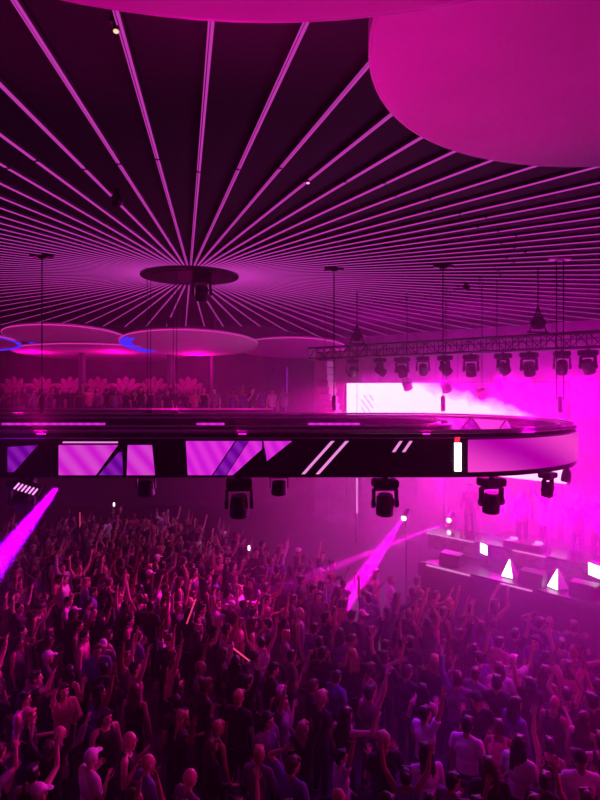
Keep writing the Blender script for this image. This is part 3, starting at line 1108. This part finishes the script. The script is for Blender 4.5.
def body_mesh(pose, lod=False):
    key = ('body', pose, lod)
    if key in CACHE:
        return CACHE[key]
    mb = MB()
    torso(mb, 0)
    mb.ball((0, -0.008, 0.94), (0.165, 0.125, 0.14), 20)
    mb.cap((0, -0.012, 1.42), (0, 0.012, 1.56), 0.058, 0.052)
    for s in (-1, 1):
        mb.cap((s * 0.02, -0.015, 1.49), (s * 0.14, -0.01, 1.435), 0.04, 0.05)
        hip, kn, an = V(s * 0.088, 0, 0.90), V(s * 0.10, 0.02, 0.49), V(s * 0.11, -0.02, 0.09)
        mb.cap(hip, kn, 0.085, 0.055)
        mb.cap(kn, kn.lerp(an, 0.35), 0.055, 0.055)
        mb.cap(kn.lerp(an, 0.35), an, 0.055, 0.036)
        mb.cap(an + V(0, -0.03, -0.04), an + V(0.01 * s, 0.15, -0.055), 0.042, 0.032)
        sh, el, wr, f = arm_pts(pose, s)
        mb.cap(sh, el, 0.052, 0.038)
        mb.cap(el, el.lerp(wr, 0.35), 0.038, 0.038)
        mb.cap(el.lerp(wr, 0.35), wr, 0.038, 0.025)
        hand(mb, wr, f, s)
    n0 = len(mb.bm.verts)
    mb.ball(HC + V(0, -0.008, 0.015), (0.076, 0.094, 0.105), 20)            # skull
    mb.ball(HC + V(0, 0.022, -0.045), (0.058, 0.068, 0.075), 16)            # jaw
    mb.ball(HC + V(0, 0.075, -0.098), (0.022, 0.018, 0.016), 10)            # chin
    mb.cap(HC + V(0, 0.085, 0.012), HC + V(0, 0.105, -0.028), 0.009, 0.014, 8)  # nose
    mb.ball(HC + V(0, 0.084, -0.062), (0.024, 0.012, 0.011), 10)            # mouth
    for s in (-1, 1):
        mb.ball(HC + V(s * 0.077, -0.01, -0.012), (0.012, 0.022, 0.032), 10)  # ear
        mb.cap(HC + V(s * 0.012, 0.083, 0.034), HC + V(s * 0.05, 0.066, 0.034), 0.011, 0.010, 8)   # brow
        mb.ball(HC + V(s * 0.031, 0.076, 0.012), 0.0125, 10)                 # eye
        mb.ball(HC + V(s * 0.045, 0.055, -0.03), (0.022, 0.022, 0.022), 10)  # cheek
    hm_ = head_m(pose)
    mb.bm.verts.ensure_lookup_table()
    for v in list(mb.bm.verts)[n0:]:
        v.co = hm_ @ v.co
    me = fuse(mb, 0.0065 if not lod else 0.012, 0.16 if not lod else 0.12, 'person')
    for m_ in ('skin_light', 'eye', 'lips', 'shoe'):
        me.materials.append(M[m_])
    eyes = [hm_ @ (HC + V(s * 0.031, 0.086, 0.012)) for s in (-1, 1)]
    mouth = hm_ @ (HC + V(0, 0.094, -0.062))
    for p in me.polygons:
        c = p.center
        if c.z < 0.085:
            p.material_index = 3
        elif c.z > 1.4:
            if min((c - e).length for e in eyes) < 0.011:
                p.material_index = 1
            elif (c - mouth).length < 0.019:
                p.material_index = 2
    CACHE[key] = me
    return me


def top_mesh(pose, style, lod=False):
    key = ('top', pose, style, lod)
    if key in CACHE:
        return CACHE[key]
    mb = MB()
    g = 0.014
    if style == 'tank':
        mb.ball((0, 0.0, 1.275), (0.178 + g, 0.114 + g, 0.185), 20)
        mb.cap((-0.075, 0.0, 1.32), (0.075, 0.0, 1.32), 0.107 + g, 0.107 + g)
        mb.ball((0, 0.005, 1.10), (0.150 + g, 0.105 + g, 0.20), 20)
        for s in (-1, 1):
            mb.cap((s * 0.09, -0.085, 1.40), (s * 0.095, -0.02, 1.487), 0.030)
            mb.cap((s * 0.095, -0.02, 1.487), (s * 0.09, 0.08, 1.38), 0.030)
    else:
        torso(mb, g)
        for s in (-1, 1):
            mb.cap((s * 0.05, -0.015, 1.475), (s * 0.14, -0.01, 1.438), 0.048, 0.056)
            sh, el, wr, f = arm_pts(pose, s)
            mb.ball(sh, 0.052 + g, 14)
            if style == 'tee':
                mb.cyl(sh, sh.lerp(el, 0.62), 0.056 + g, 0.052 + g, 16)
            else:
                mb.cyl(sh, el, 0.054 + g, 0.040 + g, 16)
                mb.ball(el, 0.040 + g, 14)
                mb.cyl(el, el.lerp(wr, 0.93), 0.042 + g, 0.030 + g, 16)
    mb.cyl((0, 0, 1.15), (0, 0, 0.885), 0.152, 0.168, 24)
    # flatten the waist tube to the body's depth
    mb.bm.verts.ensure_lookup_table()
    for v in list(mb.bm.verts)[-48:]:
        v.co.y *= 0.80
    me = fuse(mb, 0.011 if not lod else 0.02, 0.25, 'top')
    me.materials.append(M['cloth_black'])
    CACHE[key] = me
    return me


def pants_mesh(lod=False):
    key = ('pants', lod)
    if key in CACHE:
        return CACHE[key]
    mb = MB()
    mb.ball((0, -0.008, 0.94), (0.172, 0.132, 0.12), 20)
    for s in (-1, 1):
        hip, kn, an = V(s * 0.088, 0, 0.90), V(s * 0.10, 0.02, 0.49), V(s * 0.11, -0.02, 0.10)
        mb.cap(hip, kn, 0.095, 0.068)
        mb.cyl(kn, an, 0.068, 0.058, 16)
    me = fuse(mb, 0.014 if not lod else 0.022, 0.25, 'trousers')
    me.materials.append(PANT)
    CACHE[key] = me
    return me


def hair_mesh(pose, style, lod=False):
    key = ('hair', POSES[pose]['head'], style, lod)
    if key in CACHE:
        return CACHE[key]
    mb = MB()
    c = HC
    if style == 'cap':
        mb.ball(c + V(0, -0.008, 0.045), (0.086, 0.104, 0.088), 20)
        mb.cap(c + V(-0.04, 0.08, 0.055), c + V(0.04, 0.08, 0.055), 0.02)
        mb.ball(c + V(0, 0.125, 0.05), (0.065, 0.06, 0.012), 16)
    else:
        mb.ball(c + V(0, -0.022, 0.035), (0.087, 0.096, 0.098), 20)
        mb.ball(c + V(0, -0.045, -0.02), (0.080, 0.065, 0.085), 16)
        mb.cap(c + V(-0.05, 0.055, 0.085), c + V(0.05, 0.055, 0.085), 0.030, 0.030)
        if style == 'long':
            for k in range(7):
                x = (k - 3) * 0.026
                mb.cap(c + V(x, -0.065, -0.03), c + V(x * 1.25, -0.105 - 0.01 * (k % 2), -0.30), 0.034, 0.020)
            for s in (-1, 1):
                mb.cap(c + V(s * 0.075, -0.01, 0.02), c + V(s * 0.095, -0.03, -0.24), 0.026, 0.018)
        elif style == 'bun':
            mb.ball(c + V(0, -0.095, 0.095), (0.05, 0.05, 0.045), 14)
    hm_ = head_m(pose)
    for v in mb.bm.verts:
        v.co = hm_ @ v.co
    me = fuse(mb, 0.009 if not lod else 0.016, 0.3, 'hair')
    me.materials.append(M['hair_dark'])
    CACHE[key] = me
    return me


def objmat(o, m_, i=0):
    o.material_slots[i].link = 'OBJECT'
    o.material_slots[i].material = m_


HAIRTXT = {('cap', 'white'): 'white-capped', ('cap', 'black'): 'black-capped', ('bald', ''): 'bald'}
for c_ in ('dark', 'brown', 'fair'):
    HAIRTXT[('short', c_)], HAIRTXT[('long', c_)], HAIRTXT[('bun', c_)] = c_ + '-haired', 'long-%s-haired' % c_, c_ + '-bunned'
TOPTXT = {'tee': 'tee', 'tank': 'tank', 'long': 'sweater'}


def look(rng, pose=None, hair=None, hc=None, top=None, tc_=None, skin=None):
    pose = pose or rng.choices(list(POSES), (34, 24, 7, 6, 6, 7, 3, 3, 9))[0]
    hair = hair or rng.choices(('short', 'long', 'bun', 'cap', 'bald'), (45, 36, 9, 8, 2))[0]
    if hair == 'cap':
        hc = hc or rng.choice(('white', 'black'))
    elif hair == 'bald':
        hc = ''
    else:
        hc = hc or rng.choices(('dark', 'brown', 'fair'), (60, 30, 10))[0]
    top = top or rng.choices(('tee', 'tank', 'long'), (50, 35, 15))[0]
    tc_ = tc_ or rng.choices(('white', 'black', 'grey', 'pink', 'violet'), (9, 58, 14, 8, 11))[0]
    return dict(pose=pose, hair=hair, hc=hc, top=top, tc=tc_, skin=rng.choices((0, 1, 2), (5, 4, 2))[0] if skin is None else skin)


def pieces(lk, lod=False):
    out = [('top', top_mesh(lk['pose'], lk['top'], lod), TOPM[lk['tc']]), ('trousers', pants_mesh(lod), PANT)]
    if lk['hair'] == 'cap':
        out.append(('cap', hair_mesh(lk['pose'], 'cap', lod), TOPM[lk['hc']]))
    elif lk['hair'] != 'bald':
        out.append(('hair', hair_mesh(lk['pose'], lk['hair'], lod), HAIRM[lk['hc']]))
    return out


def person(loc, rz, sc, lk, label, group):
    o = link('person', body_mesh(lk['pose']))
    objmat(o, SKIN[lk['skin']])
    for nm, me, m_ in pieces(lk):
        c = link(nm, me, o)
        objmat(c, m_)
    o.location = loc
    o.rotation_euler = (0, 0, rz)
    o.scale = (sc, sc, sc)
    return tag(o, label, 'person', group)


def look_txt(lk):
    return '%s person in %s %s, %s' % (HAIRTXT[(lk['hair'], lk['hc'])], {'pink': 'pink', 'violet': 'violet'}.get(lk['tc'], lk['tc']), TOPTXT[lk['top']], POSES[lk['pose']]['txt'])


def facing(x, y, tx, ty):
    return math.atan2(-(tx - x), ty - y)


def cloud(pose):
    """a thin sample of the body's points, to keep neighbours apart"""
    key = ('cloud', pose)
    if key not in CACHE:
        me = body_mesh(pose, True)
        co = np.empty(len(me.vertices) * 3, np.float32); me.vertices.foreach_get('co', co)
        co = co.reshape(-1, 3)
        co = co[co[:, 2] > 0.8]
        CACHE[key] = co[::max(1, len(co) // 350)]
    return CACHE[key]


PLACED = []


def settle(x, y, rz, sc, lk, tries=12):
    """turn or re-pose a guest until nobody is touched"""
    best = None
    for t in range(tries):
        l2 = dict(lk)
        r2 = rz
        if t:
            r2 = rz + rng.uniform(-0.7, 0.7)
            if t > 7:
                l2['pose'] = 'down'
            elif t > 2:
                l2['pose'] = rng.choice(('down', 'bent', 'rightup', 'leftup', 'down', 'phone'))
        c, s_ = math.cos(r2), math.sin(r2)
        p = cloud(l2['pose']) * sc
        p = np.c_[p[:, 0] * c - p[:, 1] * s_ + x, p[:, 0] * s_ + p[:, 1] * c + y, p[:, 2]]
        d = 9.0
        for qx, qy, q in PLACED:
            if abs(qx - x) < 1.3 and abs(qy - y) < 1.3:
                d = min(d, float(np.sqrt(((p[:, None] - q[None]) ** 2).sum(2)).min()))
        if best is None or d > best[0]:
            best = (d, r2, l2, p)
        if d > 0.09:
            break
    if best[0] < 0.075 and tries > 1:
        return None
    PLACED.append((x, y, best[3]))
    return best[1], best[2]


def phone_for(o, lk, label):
    """a lit phone in the raised right hand of person o"""
    sh, el, wr, f = arm_pts(lk['pose'], 1)
    Mx = Matrix.Translation(o.location) @ o.rotation_euler.to_matrix().to_4x4() @ Matrix.Diagonal((*o.scale, 1))
    p = Mx @ (wr + f * 0.12 + V(0, 0.05, 0))
    t = thing('phone', label, 'phone', p, (0, 0, o.rotation_euler.z), 'phones held up in the crowd')
    b = MB(); b.box((0, 0, 0.0), (0.075, 0.008, 0.15)); b.build('case', 'black_plastic', t)
    b = MB(); b.box((0, 0.005, 0.0), (0.068, 0.003, 0.14)); b.build('lit_screen', 'phone_glow', t)


rng = random.Random(21)
spots = []
PITCH = 0.615
row = 0
Y = 6.75
while Y < 25.2:
    pitch = PITCH
    half = 0.5 * Y + 0.35
    n = int(2 * half / pitch)
    off = rng.uniform(0, 0.5)
    for i in range(n + 1):
        x = -half + (i + off) * pitch + rng.uniform(-0.07, 0.07)
        y = Y + rng.uniform(-0.09, 0.09) + (i % 2) * 0.18
        if x + y > 18.7 or abs(x) > half:
            continue
        # the far left thins out under the beam; the back edge of the crowd
        if y > 24.4 + 0.2 * min(0, x + 4):
            continue
        spots.append((row, x, y))
    Y += 0.585
    row += 1
# people one can single out by eye in the photo: column, row of the head, look, label
HERO = [
    (270 / 3, 755, dict(pose='bent', hair='cap', hc='white', top='tee', tc_='white', skin=0), 'person in white cap and white tee, bottom left of the crowd'),
    (46, 655, dict(pose='down', hair='cap', hc='white', top='tee', tc_='black', skin=1), 'person in pale round cap and black tee near the photo\'s left edge'),
    (291, 762, dict(pose='overhead', hair='short', hc='brown', top='tee', tc_='violet', skin=0), 'person in violet tee with left arm bent over the head, bottom middle'),
    (467, 722, dict(pose='down', hair='short', hc='dark', top='tee', tc_='white', skin=1), 'broad person in white tee seen from behind, lower right'),
    (238, 695, dict(pose='down', hair='short', hc='fair', top='tee', tc_='black', skin=0), 'fair short-haired person in black tee below the photo\'s middle'),
    (146, 760, dict(pose='down', hair='bald', hc='', top='tee', tc_='violet', skin=0), 'bald person in violet tee, bottom left'),
    (188, 775, dict(pose='down', hair='bald', hc='', top='tee', tc_='grey', skin=0), 'bald person in grey tee at the very bottom, left of middle'),
    (173, 655, dict(pose='bothup', hair='long', hc='brown', top='tank', tc_='pink', skin=0), 'long brown-haired person in pink tank top with raised arms, left of middle'),
    (370, 690, dict(pose='rightup', hair='short', hc='dark', top='tank', tc_='grey', skin=0), 'person in grey tank top raising one bare arm high, right of middle'),
]
taken = []
heroes = []
for px, py, kw, lab in HERO:
    Yp = F * (ZC - 1.72) / (py - HOR)
    heroes.append(((px - 300) / F * Yp, Yp, look(rng, **kw), lab))
    best = min(spots, key=lambda s: (s[1] - heroes[-1][0]) ** 2 + (s[2] - heroes[-1][1]) ** 2)
    spots.remove(best)
spots = [s for s in spots if all((s[1] - h_[0]) ** 2 + (s[2] - h_[1]) ** 2 > 0.55 ** 2 for h_ in heroes)]
PHONERS = []
for px, py, Yp, lab in ((114, 502, 23.9, 'guest holding a lit phone high at the very back of the crowd'), (249, 548, 17.9, 'guest holding a bright phone light below the first ring light')):
    lk = look(rng, pose='phone', hair='short', hc='dark', top='tee', tc_='black')
    sh, el, wr, f = arm_pts('phone', 1)
    tip = wr + f * 0.12 + V(0, 0.05, 0)
    q = at(px, py, Yp)
    rz = facing(q.x, q.y, 0, 0)
    sc = min(1.08, q.z / tip.z)
    d = Matrix.Rotation(rz, 3, 'Z') @ tip * sc
    PHONERS.append((q.x - d.x, q.y - d.y, rz, sc, lk, lab))
spots = [s for s in spots if all((s[1] - h_[0]) ** 2 + (s[2] - h_[1]) ** 2 > 0.55 ** 2 for h_ in PHONERS)]
spots.sort(key=lambda s: s[2])
NIND = 318
near, rest = spots[:NIND], spots[NIND:]
rows = {}
for r, x, y in near:
    rows.setdefault(r, []).append((x, y))
STAGE_AIM = (8.0, 17.0)
GC = 'guests on the dance floor'
for x, y, lk, lab in heroes:
    rz, lk = settle(x, y, facing(x, y, *STAGE_AIM) + rng.gauss(0, 0.3), 1.02, lk, 1)
    person((x, y, 0), rz, 1.02, lk, lab, GC)
for i, (x, y, rz, sc, lk, lab) in enumerate(PHONERS):
    rz, lk = settle(x, y, rz, sc, lk, 1)
    o = person((x, y, 0), rz, sc, lk, lab, GC)
    phone_for(o, lk, ('lit phone held high at the very back of the crowd', 'bright phone light held up below the first ring light')[i])
for r in sorted(rows):
    ok = []
    for x, y in rows[r]:
        lk = look(rng)
        rz = facing(x, y, *STAGE_AIM) + rng.gauss(0, 0.45)
        if rng.random() < 0.10:
            rz += rng.choice((1.6, -1.6, 2.6))
        sc = rng.uniform(0.93, 1.05)
        res = settle(x, y, rz, sc, lk)
        if res:
            ok.append((x / y, x, y, sc) + res)
    for i, (_, x, y, sc, rz, lk) in enumerate(sorted(ok, key=lambda q: q[0])):
        person((x, y, 0), rz, sc, lk, '%s, %s from left, %s row from bottom' % (look_txt(lk), ordinal(i + 1), ordinal(r + 1)), GC)

# the many farther guests, past the three hundred nearest: one object
def crowd_mass(name, items, label, group=None):
    vs, loops, starts, mats_, slots = [], [], [], [], []
    nv = nl = 0
    for x, y, z, rz, sc, lk in items:
        Mx = np.array(Matrix.Translation((x, y, z)) @ Matrix.Rotation(rz, 4, 'Z') @ Matrix.Scale(sc, 4))
        bm_ = body_mesh(lk['pose'], True)
        parts = [(bm_, [SKIN[lk['skin']], M['eye'], M['lips'], M['shoe']])] + [(me, [m_]) for _, me, m_ in pieces(lk, True)]
        for me, ml in parts:
            n = len(me.vertices)
            co = np.empty(n * 3, np.float32); me.vertices.foreach_get('co', co)
            co = np.c_[co.reshape(-1, 3), np.ones(n)] @ Mx.T
            vs.append(co[:, :3])
            L = len(me.loops)
            li = np.empty(L, np.int32); me.loops.foreach_get('vertex_index', li)
            loops.append(li + nv)
            P_ = len(me.polygons)
            st = np.empty(P_, np.int32); me.polygons.foreach_get('loop_start', st)
            starts.append(st + nl)
            mi = np.empty(P_, np.int32); me.polygons.foreach_get('material_index', mi)
            idx = []
            for m_ in ml:
                if m_ not in slots:
                    slots.append(m_)
                idx.append(slots.index(m_))
            mats_.append(np.array(idx, np.int32)[np.minimum(mi, len(ml) - 1)])
            nv += n; nl += L
    me = bpy.data.meshes.new(name)
    v = np.concatenate(vs).astype(np.float32); l = np.concatenate(loops); s = np.concatenate(starts); mi = np.concatenate(mats_)
    me.vertices.add(len(v)); me.vertices.foreach_set('co', v.ravel())
    me.loops.add(len(l)); me.loops.foreach_set('vertex_index', l.astype(np.int32))
    me.polygons.add(len(s)); me.polygons.foreach_set('loop_start', s.astype(np.int32))
    me.polygons.foreach_set('material_index', mi)
    me.polygons.foreach_set('use_smooth', np.ones(len(s), bool))
    for m_ in slots:
        me.materials.append(m_)
    me.update(calc_edges=True); me.validate()
    return tag(link(name, me), label, 'crowd', group, 'stuff')


items = []
for r, x, y in rest:
    lk = look(rng)
    sc = rng.uniform(0.93, 1.05)
    res = settle(x, y, facing(x, y, *STAGE_AIM) + rng.gauss(0, 0.5), sc, lk, 6)
    if res:
        items.append((x, y, 0, res[0], sc, res[1]))
crowd_mass('crowd', items, 'the distant part of the dancing crowd, behind the nearer guests')

# guests on the far balcony
gx = []
px = 4.0
while px < 292:
    gx.append(px)
    px += rng.uniform(7.0, 11.5)
nb = 0
for i, px in enumerate(gx):
    Yb = 27.6 + (i * 2 % 3) * 0.6 + rng.uniform(-0.08, 0.08)
    if abs(px - 82) < 4 or abs(px - 171) < 4 or abs(px - 213) < 3:
        Yb = 27.55
    x = (px - 300) / F * Yb
    lk = look(rng, pose=rng.choices(('down', 'bent', 'phone', 'bothup', 'pump'), (5, 5, 1, 1, 1))[0])
    sc = rng.uniform(0.95, 1.05)
    res = settle(x, Yb, facing(x, Yb, 2, 16) + rng.gauss(0, 0.5), sc, lk)
    if not res:
        continue
    rz, lk = res
    nb += 1
    person((x, Yb, BZ), rz, sc, lk,
           '%s, %s from left on far balcony' % (look_txt(lk), ordinal(nb)), 'guests on the far balcony')

# performers behind the booth
for px, k, rz, kw, lab in (
        (577, 24.0, 0.2, dict(pose='bent', hair='short', hc='dark', top='tee', tc_='black', skin=0), 'performer in black tee standing behind the booth, right'),
        (545, 24.2, -0.3, dict(pose='bothup', hair='short', hc='brown', top='tee', tc_='white', skin=0), 'performer in white tee with raised arms behind the booth'),
        (522, 24.4, 0.4, dict(pose='down', hair='long', hc='fair', top='long', tc_='grey', skin=0), 'fair long-haired person in grey standing behind the booth'),
        (598, 24.6, -0.2, dict(pose='pump', hair='cap', hc='white', top='tee', tc_='grey', skin=1), 'white-capped person on stage at the photo\'s right edge'),
        (470, 24.5, 0.5, dict(pose='down', hair='short', hc='dark', top='long', tc_='black', skin=1), 'dark-clad person standing on stage left of the booth decks')):
    p = on_line(px, k)
    person((p.x, p.y, 1.9), facing(p.x, p.y, p.x - 5, p.y - 5) + rz, 1.02, look(rng, **kw), lab, 'people on the stage')

# glow sticks waved in the crowd
for px, py, Yg, ln, a, lab in ((191, 612, 12.3, 0.55, 0.35, 'red glow stick held up left of the photo\'s middle'),
                               (80, 520, 21.5, 0.55, 0.0, 'thin pale stick held upright at the back left of the crowd'),
                               (242, 655, 11.2, 0.4, -0.9, 'short pink glow stick low in the middle crowd')):
    p = at(px, py, Yg)
    o = thing('glow_stick', lab, 'glow stick', p, (0, a, 0), 'glow sticks over the crowd')
    b = MB(); b.cap((0, 0, -ln / 2), (0, 0, ln / 2), 0.016, 0.014, 10); b.build('lit_tube', 'glow_stick', o, True)
    b = MB(); b.cyl((0, 0, -ln / 2 - 0.1), (0, 0, -ln / 2 + 0.02), 0.019, n=10); b.build('grip', 'black_plastic', o, True)

# ------------------------------------------------------------------ haze that fills the hall
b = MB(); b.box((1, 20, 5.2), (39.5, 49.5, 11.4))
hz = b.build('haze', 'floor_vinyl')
m = bpy.data.materials.new('haze')
m.use_nodes = True
nt = m.node_tree
nt.nodes.clear()
vsn = nt.nodes.new('ShaderNodeVolumeScatter')
vsn.inputs['Color'].default_value = (1, 0.6, 0.97, 1)  # white smoke tinted pink: lamp colour put into the scatter colour
vsn.inputs['Anisotropy'].default_value = 0.15
out = nt.nodes.new('ShaderNodeOutputMaterial')
nt.links.new(vsn.outputs[0], out.inputs['Volume'])
tc = nd('ShaderNodeTexCoord')


def puff(c, r0, r1, amount, squash=1.0):
    """smoke that is thickest within r0 of c and gone beyond r1"""
    vm = nd('ShaderNodeVectorMath', operation='DISTANCE')
    mu = nd('ShaderNodeVectorMath', operation='MULTIPLY')
    nt.links.new(tc.outputs['Object'], mu.inputs[0])
    mu.inputs[1].default_value = (1, 1, squash)
    nt.links.new(mu.outputs[0], vm.inputs[0])
    vm.inputs[1].default_value = (c[0], c[1], c[2] * squash)
    mr = nd('ShaderNodeMapRange', interpolation_type='SMOOTHSTEP')
    nt.links.new(vm.outputs['Value'], mr.inputs['Value'])
    mr.inputs['From Min'].default_value = r0
    mr.inputs['From Max'].default_value = r1
    mr.inputs['To Min'].default_value = amount
    mr.inputs['To Max'].default_value = 0.0
    return mr.outputs['Result']


dens = mth('ADD', puff((9.0, 18.0, 3.0), 3.0, 13.5, 0.060, 1.7), puff((-5.2, 9.2, 4.6), 0.5, 3.2, 0.02))
dens = mth('ADD', dens, puff((-4.0, 27.0, 8.0), 2.0, 15.0, 0.012))
dens = mth('ADD', dens, puff((5.5, 12.0, 1.5), 1.0, 7.5, 0.040))
dens = mth('ADD', dens, puff((1.8, 17.3, 2.0), 0.3, 3.0, 0.05))
nt.links.new(mth('ADD', dens, 0.0024), vsn.inputs['Density'])
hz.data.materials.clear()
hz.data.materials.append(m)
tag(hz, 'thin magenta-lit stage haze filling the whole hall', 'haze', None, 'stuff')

# ------------------------------------------------------------------ light
MAG = (1.0, 0.0, 0.74)
PUR = (0.40, 0.0, 1.0)
HOT = (1.0, 0.0, 0.42)
# truss moving lights: washes towards the crowd, steep and wide
for i, p in enumerate(THEADS):
    t = Vector((p.x - 7.5 - (i % 3) * 1.5, p.y - 8.5 - (i % 2) * 2.5, 1.0))
    lamp_spot('truss_light', p + Vector((0, 0, -0.75)), t, 2400, MAG if i % 2 else HOT, 52, 0.7, 0.12)
# stage washes towards the back wall
for px in (360, 430, 500, 570):
    p = on_line(px, 24.5)
    lamp_spot('stage_wash', (p.x, p.y, ZC + 0.3), (p.x + 3.2, p.y + 3.2, 4.2), 1500, MAG, 110, 0.8, 0.3)
# bare point lamps above the deck, behind the booth
for px in (440, 500, 560, 610):
    p = on_line(px, 23.6)
    lamp_point('stage_point_light', (p.x, p.y, 3.4), 330, MAG, 0.3)
# unseen lamps added behind the backdrop to brighten the far ceiling
for px in (380, 470, 560):
    p = on_line(px, 35.5)
    lamp_point('added_far_uplight', (p.x, p.y, 8.0), 420, MAG, 0.2)
# unseen spots added at the right to rake highlights across the crowd
for y_, pw in ((6.0, 1000), (9.5, 1150), (13.0, 900)):
    lamp_spot('added_side_light', (13.5 - (y_ - 6) * 0.1, y_, 6.6), (-1.5, y_ + 2.5, 1.6), pw, HOT, 58, 0.8, 0.1)
# ring lights, down onto the crowd
for i, p in enumerate(RL):
    lamp_spot('ring_light', p + Vector((0, 0, -0.72)), (p.x - 1 + 0.6 * (i % 2), p.y - 1.5, 0), 250 if i % 2 else 90, PUR if i % 2 else MAG, 75, 0.8, 0.1)
# spots added on the ring top to light the near and far discs
for x in (-4.5, -1.0, 2.2):
    lamp_spot('added_ring_spot', (x, YM - RING_R + 0.18, ZT + 0.12), (x * 0.4 + 1.0, 2.2, ZC + 2.5), 560, HOT, 62, 0.9, 0.15)
for x in (-8.0, -3.5, 1.0):
    lamp_spot('added_ring_spot', (x, YM + RING_R - 0.18, ZT + 0.12), (x, YM + 12, CEIL), 650, HOT, 120, 0.9, 0.15)
lamp_spot('added_ring_spot', (-1.5, YM - RING_R + 0.18, ZT + 0.12), (-0.3, 3.6, ZC + 2.5), 900, HOT, 40, 0.9, 0.15)  # one more spot added to brighten the nearest disc
# balcony lamps under the far discs
for x in (-13, -9, -5):
    lamp_point('balcony_lamp', (x, 29.2, ZC + 1.0), 110, HOT, 0.2)
# the beams
q = Vector(((62 - 300) / F * 10.2, 10.1, zb - 0.1))
lamp_spot('beam_left', q, at(-30, 598, 9.4), 230000, PUR, 14, 0.2, 0.05)
lamp_spot('beam_stage', B1 + Vector((-0.08, -0.08, -0.06)), at(340, 610, 15.5), 90000, MAG, 12, 0.4, 0.04)
lamp_spot('beam_stage', B2 + Vector((-0.08, -0.08, -0.06)), at(372, 553, 17.2), 120000, MAG, 4, 0.3, 0.04)

w = bpy.data.worlds.new('night')
S.world = w
w.use_nodes = True
w.node_tree.nodes['Background'].inputs['Color'].default_value = (0.02, 0.0, 0.02, 1)
w.node_tree.nodes['Background'].inputs['Strength'].default_value = 0.1

# ------------------------------------------------------------------ camera
cd = bpy.data.cameras.new('camera')
cam = link('camera', cd)
cam.location = (0, 0, ZC)
cam.rotation_euler = (PI / 2, 0, 0)
cd.sensor_fit = 'VERTICAL'
cd.sensor_height = 36
cd.sensor_width = 27
cd.lens = 27.0
cd.shift_y = -15 / 800
cd.clip_start = 0.05
cd.clip_end = 200
S.camera = cam

vs = S.view_settings
vs.view_transform = 'Standard'
vs.look = 'None'
vs.gamma = 1
vs.exposure = 0.0
cy = S.cycles
cy.max_bounces = 5
cy.diffuse_bounces = 2
cy.glossy_bounces = 2
cy.transmission_bounces = 2
cy.volume_bounces = 1
cy.use_denoising = True
cy.sample_clamp_indirect = 4
cy.caustics_reflective = False
cy.caustics_refractive = False
